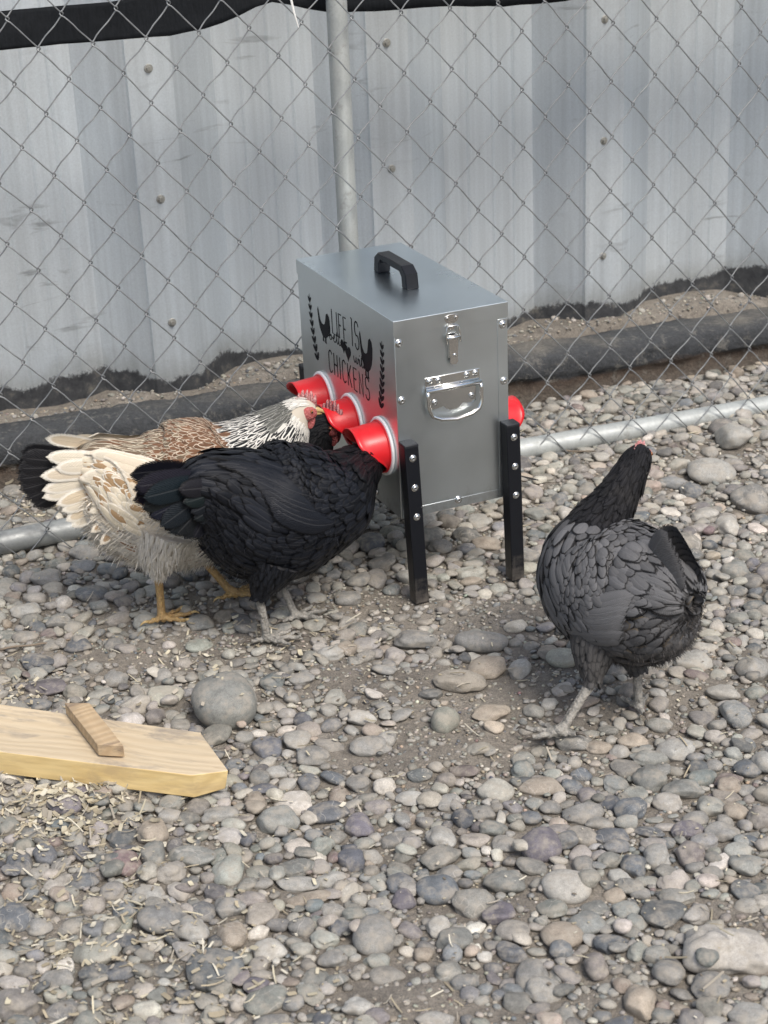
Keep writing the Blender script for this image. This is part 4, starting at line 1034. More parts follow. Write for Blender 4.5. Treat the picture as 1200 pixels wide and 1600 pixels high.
def loft(stations, nseg=48, nrow=90):
    """stations: (x, y, z, half height, half width). Returns a sampler of the surface by arc length and angle."""
    A = np.array(stations, dtype=float); n = len(A)
    tt = np.linspace(0, n - 1, nrow); P = np.empty((nrow, 5))
    for r_, t in enumerate(tt):
        i = min(int(t), n - 2); f = t - i; p0, p1, p2, p3 = A[max(i - 1, 0)], A[i], A[i + 1], A[min(i + 2, n - 1)]
        P[r_] = .5 * (2 * p1 + (p2 - p0) * f + (2 * p0 - 5 * p1 + 4 * p2 - p3) * f * f + (-p0 + 3 * p1 - 3 * p2 + p3) * f ** 3)
    P[:, 3:] = np.maximum(P[:, 3:], .0015)
    Cc = P[:, :3]; T = np.gradient(Cc, axis=0); T /= np.linalg.norm(T, axis=1)[:, None]
    side = np.array([0, 1., 0]); Sd = []
    for r_ in range(nrow):
        side = side - T[r_] * (side @ T[r_]); side /= np.linalg.norm(side); Sd.append(side)
    Sd = np.array(Sd); Up = np.cross(T, Sd)
    s = np.concatenate([[0], np.cumsum(np.linalg.norm(np.diff(Cc, axis=0), axis=1))])
    ph = np.linspace(0, 2 * pi, nseg, endpoint=False)
    G = Cc[:, None] + Sd[:, None] * (P[:, 4][:, None, None] * np.cos(ph)[None, :, None]) + Up[:, None] * (P[:, 3][:, None, None] * np.sin(ph)[None, :, None])
    class O: pass
    o = O(); o.G, o.s, o.C, o.T, o.Sd, o.Up, o.P, o.nseg = G, s, Cc, T, Sd, Up, P, nseg; o.len = s[-1]
    def frame(ss, f):
        ss = np.asarray(ss, float); f = np.asarray(f, float)
        sc_ = np.clip(ss, 0, s[-1]); it = lambda a: np.stack([np.interp(sc_, s, a[:, k]) for k in range(a.shape[1])], -1)
        c_, t_, sd_, up_, pp = it(Cc), it(T), it(Sd), it(Up), it(P)
        X = c_ + sd_ * (pp[..., 4] * np.cos(f))[..., None] + up_ * (pp[..., 3] * np.sin(f))[..., None]
        X = X + t_ * (ss - sc_)[..., None]
        return X, t_, sd_, up_, pp
    def surf(ss, f):
        X, t_, sd_, up_, pp = frame(ss, f); e = .003
        X1 = frame(ss + e, f)[0]; X0 = frame(ss - e, f)[0]; Y1 = frame(ss, f + .02)[0]; Y0 = frame(ss, f - .02)[0]
        nrm = np.cross(Y1 - Y0, X1 - X0); nrm /= np.linalg.norm(nrm, axis=-1)[..., None] + 1e-12
        out_ = sd_ * np.cos(f)[..., None] + up_ * np.sin(f)[..., None]
        sg = np.sign((nrm * out_).sum(-1)); sg[sg == 0] = 1
        return X, nrm * sg[..., None], pp
    o.surf = surf
    return o
NU, NV = 7, 8
UG, VG = np.meshgrid(np.linspace(-1, 1, NU), np.linspace(0, 1, NV), indexing='ij')
def half_width(v, tipk):
    root = np.clip(v / .35, 0, 1) ** .5; t = np.clip((v - tipk) / (1 - tipk), 0, 1)
    return (.35 + .65 * root) * np.sqrt(np.clip(1 - t ** 2.2, 0, 1)) 
class Plume:
    def __init__(s): s.V, s.F, s.UV, s.fc, s.fe, s.n = [], [], [], [], [], 0
    def add(s, G, fc, fe):
        """G (k, NU, NV, 3) one grid for each feather"""
        k = len(G); nu, nv = G.shape[1:3]; i = (np.arange(nu - 1)[:, None] * nv + np.arange(nv - 1)[None])
        q = np.stack([i, i + nv, i + nv + 1, i + 1], -1).reshape(-1, 4)
        off = s.n + np.arange(k)[:, None, None] * nu * nv
        s.F.append((q[None] + off).reshape(-1, 4)); s.V.append(G.reshape(-1, 3))
        ug, vg = np.meshgrid(np.linspace(-1, 1, nu), np.linspace(0, 1, nv), indexing='ij')
        s.UV.append(np.tile(np.stack([ug, vg], -1).reshape(-1, 2), (k, 1)))
        s.fc.append(np.repeat(fc, nu * nv, axis=0)); s.fe.append(np.repeat(fe, nu * nv, axis=0)); s.n += k * nu * nv
    def build(s, name, m, parent, kind='stuff'):
        me = mesh_np(name, np.concatenate(s.V), np.concatenate(s.F), True, np.concatenate(s.UV), {'fc': np.concatenate(s.fc), 'fe': np.concatenate(s.fe)})
        o = link(name, me, m, parent)
        if kind: o['kind'] = kind
        return o
def grow(lf, pl, ss, ff, ln, wd, lift, ang, fc, fe, r, tipk=.55, camber=.18, base=.0015, warp=None):
    """lay feathers on a loft: ss arc length of the root, ff angle of the root, ang turn (rad) from straight tailward towards +angle"""
    ss, ff = np.asarray(ss), np.asarray(ff); k = len(ss)
    v = VG[None]; u_ = UG[None]; X0, N0, pp = lf.surf(ss, ff)
    rad = np.sqrt((pp[:, 3] ** 2 + pp[:, 4] ** 2) / 2)[:, None, None]
    hw = half_width(VG, tipk)[None] * wd[:, None, None] / 2
    d_al = v * ln[:, None, None]; lat = u_ * hw
    ca, sa = np.cos(ang)[:, None, None], np.sin(ang)[:, None, None]
    S_ = ss[:, None, None] - (d_al * ca - lat * sa)
    Ph = ff[:, None, None] + (d_al * sa + lat * ca) / rad
    X, Nn, _ = lf.surf(S_, Ph)
    li = lift[:, None, None]
    h = base + li * (v ** 1.3) + camber * hw * (1 - u_ ** 2) + .0006 * r.normal(size=(k, 1, 1))
    tw = r.normal(0, .12, (k, 1, 1)) * lat * v
    G = X + Nn * (h + tw)[..., None]
    if warp is not None: G = warp(G)
    pl.add(G, fc, fe)
def rows(lf, s0, s1, f0, f1, row, wfac, r, jit=.25):
    """staggered roots; row(s,f)->(spacing along), width from wfac*spacing"""
    S_, F_, D_ = [], [], []; s = s1; k = 0
    while s > s0:
        d = row(s); pp = [np.interp(s, lf.s, lf.P[:, q]) for q in (3, 4)]; circ = (f1 - f0) * math.sqrt((pp[0] ** 2 + pp[1] ** 2) / 2)
        n = max(3, int(circ / (d * wfac)))
        f = f0 + (np.arange(n) + .5 * (k % 2) + r.normal(0, jit * .6, n)) * (f1 - f0) / n
        S_.append(s + r.normal(0, jit * d * .6, n)); F_.append(f); D_.append(np.full(n, d)); s -= d * .8; k += 1
    return np.concatenate(S_), np.concatenate(F_), np.concatenate(D_)
def rgba(c, a, k): return np.tile([*c, a], (k, 1)).astype(float)
def jitter(c, r, amt=.12):
    c[:, :3] *= r.uniform(1 - amt, 1 + amt, (len(c), 1)); return c
def body_mesh(name, lf, thighs, m, parent):
    V = [lf.G.reshape(-1, 3)]; ns = lf.nseg; nr = len(lf.G); i = np.arange(nr - 1)[:, None] * ns; j = np.arange(ns)[None]; j2 = (j + 1) % ns
    bm = bmesh.new(); vs_ = [bm.verts.new(v) for v in lf.G.reshape(-1, 3) * 1.0]
    for a in range(nr - 1):
        for b in range(ns): bm.faces.new((vs_[a * ns + b], vs_[a * ns + (b + 1) % ns], vs_[(a + 1) * ns + (b + 1) % ns], vs_[(a + 1) * ns + b]))
    bm.faces.new([vs_[b] for b in range(ns)][::-1]); bm.faces.new([vs_[(nr - 1) * ns + b] for b in range(ns)])
    for t in thighs:
        tube(bm, t[0], t[1], 20)
    bmesh.ops.recalc_face_normals(bm, faces=bm.faces)
    me = bpy.data.meshes.new(name); bm.to_mesh(me); bm.free(); tmp = bpy.data.objects.new('tmp', me); C.objects.link(tmp)
    md = tmp.modifiers.new('r', 'REMESH'); md.mode = 'VOXEL'; md.voxel_size = .0035; md.use_smooth_shade = True
    dg = bpy.context.evaluated_depsgraph_get(); me2 = bpy.data.meshes.new_from_object(tmp.evaluated_get(dg)); bpy.data.objects.remove(tmp)
    me2.name = name; me2.materials.clear(); o = link(name, me2, m, parent); return o
def shank(hock, foot, rad, toes, m, parent, zt=.006, toe_len=.055, yaw=0.0, lift=0.0):
    wv_ = Matrix.Translation(parent.location) @ Matrix.Rotation(parent.rotation_euler.z, 4, 'Z') @ Vector(foot); foot = (foot[0], foot[1], max(height_at(wv_.x, wv_.y), height_at(wv_.x + .01, wv_.y), height_at(wv_.x - .01, wv_.y - .01)) * .85 + rad * .75)
    """one lower leg: scaled shank, three forward toes, one back toe, claws"""
    bm = bmesh.new(); hock = Vector(hock); foot = Vector(foot)
    mid = hock.lerp(foot, .5); P = [hock + (hock - foot) * .12, hock, hock.lerp(foot, .3), mid, hock.lerp(foot, .8), foot + Vector((0, 0, .006)), foot + Vector((cos(yaw) * .006, sin(yaw) * .006, -.001))]
    tube(bm, P, [rad * 1.0, rad * 1.35, rad * 1.02, rad * .92, rad * .98, rad * 1.35, rad * .9], 14)
    claws = []
    for a, l in ((0, 1.0), (.55, .82), (-.55, .82), (pi + .15, .48)):
        d = Vector((cos(yaw + a * toes), sin(yaw + a * toes), 0)) if a < 3 else Vector((cos(yaw + a), sin(yaw + a), 0)); L_t = toe_len * l; pts = []; rr = []
        for i in range(9):
            t = i / 8; z = zt + rad * .3 * (1 - t) + .0035 * abs(sin(t * pi * 2.5)) + (0.004 if t == 0 else 0)
            pts.append(Vector((foot.x, foot.y, foot.z)) * 1 + d * (L_t * t) + Vector((0, 0, z - zt + lift * t))); rr.append(rad * (.85 - .38 * t) * (1 + .12 * cos(t * pi * 6)))
        tube(bm, pts, rr, 10); claws.append((pts[-1], d))
    bmesh.ops.recalc_face_normals(bm, faces=bm.faces)
    me = bpy.data.meshes.new('leg'); bm.to_mesh(me); bm.free(); tmp = bpy.data.objects.new('tmp', me); C.objects.link(tmp)
    md = tmp.modifiers.new('r', 'REMESH'); md.mode = 'VOXEL'; md.voxel_size = .0014; md.use_smooth_shade = True
    dg = bpy.context.evaluated_depsgraph_get(); me2 = bpy.data.meshes.new_from_object(tmp.evaluated_get(dg)); bpy.data.objects.remove(tmp)
    me2.materials.clear(); o = link('leg', me2, m, parent)
    for p, d in claws:
        bm = bmesh.new(); tube(bm, [p, p + d * .006 + Vector((0, 0, .0012)), p + d * .011 - Vector((0, 0, .0012)), p + d * .0145 - Vector((0, 0, .005))], [rad * .42, rad * .36, rad * .22, .0003], 8)
        bm_obj('claw', bm, M_beakd if m is M_shg else M_beak, o, True)
    # scutes: overlapping plates down the front of the shank
    bm = bmesh.new(); ax = (foot - hock).normalized(); fr = Vector((cos(yaw), sin(yaw), 0)); fr = (fr - ax * fr.dot(ax)).normalized(); sdv = ax.cross(fr)
    for i in range(15):
        c0 = hock.lerp(foot, .06 + .88 * i / 15); c1 = hock.lerp(foot, .06 + .88 * (i + 1.15) / 15); ring = []
        for cpt, rr in ((c0, rad * .99), (c1, rad * 1.13)):
            ring.append([bm.verts.new(cpt + (fr * cos(a) + sdv * sin(a)) * rr) for a in np.linspace(-1.15, 1.15, 7)])
        for q in range(6): bm.faces.new((ring[0][q], ring[0][q + 1], ring[1][q + 1], ring[1][q]))
    s_ = bm_obj('leg_scales', bm, m, o, True); s_['kind'] = 'stuff'
    return o
def down(lf, n, s0, s1, f0, f1, ln, col, m, parent, r, name='down_fluff', thick=.0011, droop=.3):
    """fine loose fluff that softens the outline"""
    V, Fq = [], []; ss = r.uniform(s0, s1, n); ff = r.uniform(f0, f1, n); X, Nn, pp = lf.surf(ss, ff); X2, _, _ = lf.surf(ss - .01, ff)
    T = X2 - X; T /= np.linalg.norm(T, axis=1)[:, None]; Lr = r.uniform(.5, 1.2, n) * ln
    D = T * .75 + Nn * r.uniform(.1, .55, (n, 1)) + np.array([0, 0, -droop]) + r.normal(0, .22, (n, 3)); D /= np.linalg.norm(D, axis=1)[:, None]
    Wd = np.cross(D, Nn); Wd /= np.linalg.norm(Wd, axis=1)[:, None] + 1e-9
    P = []
    for t in (0, .35, .7, 1.0):
        c = X + D * (Lr * t)[:, None] + np.array([0, 0, -1]) * (Lr * t * t * .25)[:, None]; w2 = thick * (1 - t * .9)
        P += [c - Wd * w2, c + Wd * w2]
    V = np.stack(P, 1).reshape(-1, 3); b = np.arange(n)[:, None] * 8
    Fq = np.concatenate([b + np.array([[0, 1, 3, 2]]), b + np.array([[2, 3, 5, 4]]), b + np.array([[4, 5, 7, 6]])], 0)
    cc = np.tile([*col, 1], (n, 1)); cc[:, :3] *= r.uniform(.75, 1.2, (n, 1)); cc = np.repeat(cc, 8, 0)
    cc2 = cc.copy(); cc2[:, 3] = .9
    uv = np.tile(np.array([[-.3, 0], [.3, 0], [-.3, .3], [.3, .3], [-.2, .5], [.2, .5], [0, .6], [0, .6]]), (n, 1))
    o = link(name, mesh_np(name, V, Fq, True, uv, {'fc': cc, 'fe': cc2}), m, parent); o['kind'] = 'stuff'; return o
def quill(root, dirv, nrm, ln, wd, bend, fc, fe, m, parent, name, tipk=.7, nu=7, nv=14, camber=.12, sidebend=0.0):
    """one large flight or tail feather"""
    root = np.array(root, float); d = np.array(dirv, float); d /= np.linalg.norm(d); n_ = np.array(nrm, float); n_ -= d * (n_ @ d); n_ /= np.linalg.norm(n_); s_ = np.cross(n_, d)
    ug, vg = np.meshgrid(np.linspace(-1, 1, nu), np.linspace(0, 1, nv), indexing='ij'); hw = half_width(vg, tipk) * wd / 2 * (.55 + .45 * np.clip(vg * 2, 0, 1))
    G = root + d * (vg * ln)[..., None] + s_ * (ug * hw + sidebend * ln * vg ** 2)[..., None] + n_ * (bend * ln * vg ** 2 + camber * hw * (1 - ug ** 2))[..., None]
    p = Plume(); p.add(G[None], np.array([[*fc]]) if len(fc) == 4 else np.array([[*fc, 1]]), np.array([[*fe]])); return p.build(name, m, parent, None)
def head_parts(parent, hp, fwd, up, sc, face_m, comb_m, beak_m, comb_h=.018, comb_n=6, wattle=.014, eye=True, side=(-1, 1)):
    """face skin, comb, beak, wattles and eyes round a head centre hp; fwd/up are unit vectors"""
    f_ = Vector(fwd).normalized(); u_ = Vector(up); u_ = (u_ - f_ * u_.dot(f_)).normalized(); s_ = u_.cross(f_); M = Matrix((f_, s_, u_)).transposed().to_4x4(); M.translation = Vector(hp)
    def P(a, b, c_): return M @ (Vector((a, b, c_)) * sc)
    # beak: upper and lower mandible
    bm = bmesh.new(); tube(bm, [P(.012, 0, .001), P(.020, 0, .001), P(.028, 0, -.001), P(.034, 0, -.0055)], [.0062 * sc, .0052 * sc, .0034 * sc, .0006], 12)
    bk = bm_obj('beak', bm, beak_m, parent, True)
    bm = bmesh.new(); tube(bm, [P(.012, 0, -.005), P(.021, 0, -.0055), P(.029, 0, -.0065)], [.0048 * sc, .0036 * sc, .0008], 10); bm_obj('lower_mandible', bm, beak_m, bk, True)
    for s in (-1, 1):
        bm = bmesh.new(); tube(bm, [P(.017, s * .0042, .0030), P(.0195, s * .0040, .0030)], [.0009, .0007], 6); bm_obj('nostril', bm, M_eye, bk, True)
    # face patches
    for s in side:
        bm = bmesh.new(); bmesh.ops.create_uvsphere(bm, u_segments=20, v_segments=14, radius=1)
        for v in bm.verts:
            q = v.co; k = 1 + .10 * noise.noise(Vector((q.x * 3, q.y * 3, q.z * 3 + s)))
            v.co = P(.0005 + q.x * .0160 * k, s * (.0140 - .25 * max(0, q.x) * .012) + q.y * .0052, -.0015 + q.z * .0120 * k)
        bm_obj('face_skin', bm, face_m, parent, True)
        # eye
        if eye:
            bm = bmesh.new(); bmesh.ops.create_uvsphere(bm, u_segments=16, v_segments=12, radius=.0030 * sc)
            bmesh.ops.translate(bm, verts=bm.verts, vec=P(.0045, s * .0176, .0030)); e_ = bm_obj('eye', bm, M_iris, parent, True)
            bm = bmesh.new(); bmesh.ops.create_uvsphere(bm, u_segments=12, v_segments=8, radius=.0019 * sc)
            bmesh.ops.translate(bm, verts=bm.verts, vec=P(.0047, s * .0193, .0031)); bm_obj('pupil', bm, M_eye, e_, True)
        # wattle
        if wattle:
            bm = bmesh.new(); bmesh.ops.create_uvsphere(bm, u_segments=18, v_segments=12, radius=1)
            for v in bm.verts:
                q = v.co; v.co = P(.009 + q.x * .0066 + .001 * q.z, s * (.0075 + q.y * .0024), -.011 + (q.z - .6) * wattle * .62)
            bm_obj('wattle', bm, face_m, parent, True)
        bm = bmesh.new(); bmesh.ops.create_uvsphere(bm, u_segments=14, v_segments=10, radius=1)
        for v in bm.verts:
            q = v.co; v.co = P(-.0110 + q.x * .0042, s * (.0145 + q.y * .0026), -.0075 + q.z * .0062)
        bm_obj('earlobe', bm, face_m, parent, True)
    # single comb: serrated blade with thickness
    bm = bmesh.new(); n = comb_n * 12; base, top = [], []
    for i in range(n + 1):
        t = i / n; a = .018 - .038 * t; zb = .0085 + .004 * sin(t * pi)
        env = comb_h * (sin(pi * min(1, t * .85 + .12)) ** .6); tooth = abs(sin(t * comb_n * pi)) ** .7
        base.append((a, zb - .004)); top.append((a - .012 * t * env / comb_h * .8, zb + env * (.42 + .58 * tooth)))
    vb, vt = [], []
    for s in (-1, 1):
        vb.append([bm.verts.new(P(a, s * .0026, z)) for a, z in base]); vt.append([bm.verts.new(P(a + .0006 * s, s * .0011 + .0012 * sin(a * 400), z)) for a, z in top])
    for i in range(n):
        bm.faces.new((vb[0][i], vb[0][i + 1], vt[0][i + 1], vt[0][i])); bm.faces.new((vb[1][i + 1], vb[1][i], vt[1][i], vt[1][i + 1]))
        bm.faces.new((vt[0][i], vt[0][i + 1], vt[1][i + 1], vt[1][i])); bm.faces.new((vb[0][i + 1], vb[0][i], vb[1][i], vb[1][i + 1]))
    for i in (0, n): bm.faces.new((vb[0][i], vt[0][i], vt[1][i], vb[1][i]))
    bm_obj('comb', bm, comb_m, parent, True)

def flank_feathers(lf, par, m, r, specs, fe):
    """folded flight feathers, each its own part, lying along the flank: (s, angle, length, width, turn, lift, colour)"""
    for side in (0, 1):
        for (s_, f_, l_, w_, a_, li, col) in specs:
            p = Plume(); ff = f_ if side == 0 else pi - f_; an = a_ if side == 0 else -a_
            grow(lf, p, np.array([s_]), np.array([ff]), np.array([l_]), np.array([w_]), np.array([li]), np.array([an]), np.array([[*col, 1.0]]), np.array([fe]), r, .8, .22, .007)
            p.build('wing_feather', m, par, None)
def clothe(lf, par, m, r, pattern, zones, s_end):
    """cover a loft with shingled feathers; pattern(P, s, f, n) -> fc, fe"""
    pl = Plume()
    for z in zones:
        ss, ff, dd = rows(lf, z['s0'], z['s1'], z.get('f0', 0), z.get('f1', 2 * pi), z['row'], z.get('wf', .95), r)
        if 'keep' in z:
            kk = z['keep'](ss, ff); ss, ff, dd = ss[kk], ff[kk], dd[kk]
        X, Nn, _ = lf.surf(ss, ff); k = len(ss)
        fc, fe = pattern(X, ss, ff, Nn, r)
        lz = z.get('lf', 2.2); lz = lz(ss) if callable(lz) else lz; ln = dd * lz * r.uniform(.85, 1.15, k); wd = dd * z.get('ww', 1.35) * r.uniform(.85, 1.12, k)
        lift = np.full(k, z.get('lift', .003)) * r.uniform(.5, 1.5, k); ang = z.get('ang', lambda s, f: np.zeros(len(s)))(ss, ff) + r.normal(0, z.get('aj', .12), k)
        grow(lf, pl, ss, ff, ln, wd, lift, ang, fc, fe, r, z.get('tip', .5), z.get('camber', .2), z.get('base', .0012))
    return pl
def leg_cover(par, m, r, pts, rads, col, colf, pl, n=140, lw=(.017, .011)):
    lf = loft([(p[0], p[1], p[2], q, q) for p, q in zip(pts[::-1], rads[::-1])], 16, 24)     # runs from the hock up, so feathers point to the hock
    ss, ff, dd = rows(lf, .0, lf.len, 0, 2 * pi, lambda s: .009, 1.0, r); k = len(ss)
    fc = jitter(rgba(col, 1, k), r, .15); fe = jitter(rgba(colf, .55, k), r, .1)
    grow(lf, pl, ss, ff, np.full(k, lw[0]) * r.uniform(.7, 1.1, k), np.full(k, lw[1]), np.full(k, .0016), r.normal(0, .15, k), fc, fe, r, .5, .2)

def side_f(f, Nn):   # 1 on top of the back, -1 under the belly
    return Nn[:, 2]

# ---------- the brown and cream hen
def hen_cream():
    r = np.random.default_rng(21)
    h = empty('hen', (-.31, 2.695, 0), R(12))
    tag(h, 'cream and brown speckled hen with black and white striped neck feathers at the feeder', 'hen', 'hens of the run')
    st = [(-.182, 0, .277, .008, .008), (-.172, 0, .276, .028, .023), (-.150, 0, .268, .052, .042), (-.115, 0, .236, .094, .062), (-.07, 0, .212, .116, .077), (-.02, 0, .206, .122, .084), (.035, 0, .214, .117, .085), (.080, 0, .230, .102, .078),
          (.115, 0, .256, .078, .064), (.142, .002, .281, .058, .049), (.162, .004, .301, .043, .037), (.180, .006, .317, .029, .0230), (.192, .007, .3225, .0215, .0160), (.204, .008, .3215, .0150, .0125), (.212, .0085, .3205, .008, .008)]
    lf = loft(st); sE = lf.len
    hk1, ft1 = (-.072, -.030, .088), (-.074, -.034, .004); hk2, ft2 = (-.004, .012, .096), (.052, -.002, .004)
    th = [([(-.05, -.035, .17), (-.066, -.034, .128), hk1], [.062, .044, .0110]), ([(-.02, .03, .17), (-.008, .022, .135), hk2], [.052, .036, .0110])]
    M_skin = mat('cream_underdown', (.50, .45, .37), .8); body_mesh('body', lf, th, M_skin, h)
    def patt(X, s, f, Nn, r):
        k = len(s); x, z = X[:, 0], X[:, 2]; fc = rgba((.62, .55, .44), 1, k); fe = rgba((.72, .67, .58), .72, k)
        top = z - (.245 + .22 * np.clip(x, -.2, .1) * .3)
        xj = x + r.normal(0, .034, k); saddle = (xj < .0) & (z > .245); brown = (xj >= -.04) & (x < .115) & (z > .225)
        fc[saddle, :3] = (.16, .115, .075); fe[saddle] = (.62, .55, .42, .50)
        fc[brown, :3] = (.15, .075, .040); fe[brown] = (.62, .52, .40, .60)
        mid = (x < .06) & (z > .19) & (z <= .258); pick = mid & (r.random(k) < .6)
        fc[pick, :3] = (.34, .21, .10); fe[pick] = (.66, .58, .44, .45)
        low = z < .17; fc[low, :3] = (.60, .57, .51); fe[low] = (.70, .67, .61, .6)
        sp = low & (r.random(k) < .22) & (x > -.12) & (z > .09); fc[sp, :3] = (.26, .15, .08); fe[sp] = (.68, .63, .55, .35)
        neck = s > sE - .120
        fc[neck, :3] = (.012, .013, .014); fe[neck] = (.70, .68, .62, .38)
        nb = neck & (s > sE - .045); fc[nb, :3] = (.60, .58, .52); fe[nb] = (.74, .72, .66, .5)
        crown = (s > sE - .052) & (s < sE - .030) & (Nn[:, 2] > .6); fc[crown, :3] = (.09, .09, .08); fe[crown] = (.3, .3, .27, .6)
        fr_ = neck & (Nn[:, 2] < -.05) & (Nn[:, 0] > -.2); fc[fr_, :3] = (.45, .44, .40); fe[fr_] = (.74, .72, .67, .42)
        fc = jitter(fc, r, .28); fe[:, :3] *= r.uniform(.78, 1.1, (k, 1)); fe[:, 3] += r.normal(0, .07, k); return fc, fe
    zones = [dict(s0=.0, s1=sE - .115, f0=-pi / 2, f1=3 * pi / 2, row=lambda s: .0098, lf=3.2, ww=.98, wf=.8, lift=.0030, tip=.22),
             dict(s0=sE - .125, s1=sE - .045, row=lambda s: .0075, lf=4.2, ww=.78, wf=.62, lift=.0022, tip=.35, aj=.08),
             dict(s0=sE - .050, s1=sE - .016, row=lambda s: .0042, lf=2.2, ww=.95, wf=.8, lift=.0008, tip=.5, aj=.1, keep=lambda a, b: ~((a > sE - .034) & (np.sin(b) < .62)))]
    pl = clothe(lf, h, M_f_cream, r, patt, zones, sE)
    # cream wing and tail coverts sweeping to the tail
    for side in (0, 1):
        n = 260; fx = r.uniform(.0, .13, n); f0 = r.uniform(-.45, .45, n); ff = f0 if side == 0 else pi - f0
        k = n; c = r.random(k); fc = rgba((.64, .57, .44), 1, k); fc[c < .4, :3] = (.36, .24, .13); fe = rgba((.74, .69, .59), .6, k); fc = jitter(fc, r, .15)
        grow(lf, pl, fx, ff, r.uniform(.030, .055, n), r.uniform(.011, .018, n), r.uniform(.003, .009, n), (.15 if side == 0 else -.15) + r.normal(0, .12, n), fc, fe, r, .55, .2, .005)
    for pts, rd in th: leg_cover(h, None, r, pts, rd, (.60, .56, .48), (.72, .68, .6), pl, lw=(.020, .0065))
    pl.build('plumage', M_f_cream, h)
    down(lf, 8000, .02, sE * .55, pi - .1, 2 * pi + .1, .018, (.70, .66, .58), M_f_cream, h, r, thick=.0016)
    for pts, rd in th:
        l2 = loft([(p[0], p[1], p[2], q, q) for p, q in zip(pts[::-1], rd[::-1])], 16, 24); down(l2, 1500, 0, l2.len, 0, 2 * pi, .014, (.72, .68, .6), M_f_cream, h, r, thick=.0015)
    flank_feathers(lf, h, M_f_cream, r, [(.20 - .009 * i, .02 + .075 * i, .120, .026, .16, .004 + .0008 * i, ((.60, .52, .40) if i % 3 else (.40, .26, .14))) for i in range(9)], (.72, .66, .55, .62))
    # tail: cream coverts over black main feathers
    for side in (-1, 1):
        for i in range(9):
            t = i / 8; el_ = R(11 - 39 * t + r.normal(0, 3)); d = (-cos(el_), side * (.16 + r.normal(0, .02)), sin(el_))
            cc_ = ((.66, .60, .48), (.57, .48, .35), (.62, .56, .45), (.60, .52, .40))[r.integers(4)]
            quill((-.118, side * .022, .290 - .060 * t), d, (.1, side, .1), (.108 + .014 * sin(pi * t)) * r.uniform(.85, 1.07), .027, -.05, cc_, (.74, .70, .61, .55), M_f_cream, h, 'tail_covert', .62)
        for i in range(16):
            t = i / 15; el_ = R(16 - 50 * t + r.normal(0, 6)); d = (-cos(el_), side * (.24 + r.normal(0, .04)), sin(el_))
            cc_ = ((.60, .53, .41), (.48, .35, .22), (.40, .28, .17), (.62, .56, .45))[r.integers(4)]
            quill((-.092 - .02 * r.random(), side * .038, .292 - .085 * t), d, (.1, side, .15), .066 * r.uniform(.75, 1.2), .020, -.10, cc_, (.72, .66, .55, .5), M_f_cream, h, 'tail_covert', .55, camber=.2)
        for i in range(6):
            t = i / 5; el_ = R(14 - 38 * t); d = (-cos(el_), side * .05, sin(el_))
            quill((-.135, side * .009, .276), d, (.05, side, .05), .135 + .008 * sin(pi * t), .034, -.02, (.012, .012, .014), (.03, .03, .032, .8), M_f_black, h, 'tail_feather', .85)
    shank(hk1, ft1, .0066, 1.0, M_shy, h, yaw=.1, toe_len=.050); shank(hk2, ft2, .0066, 1.0, M_shy, h, yaw=.15, toe_len=.050)
    head_parts(h, (.1965, .0075, .3225), (1, .10, -.16), (0, 0, 1), .95, M_face, M_comb, M_beak, .025, 6, .021)
hen_cream()

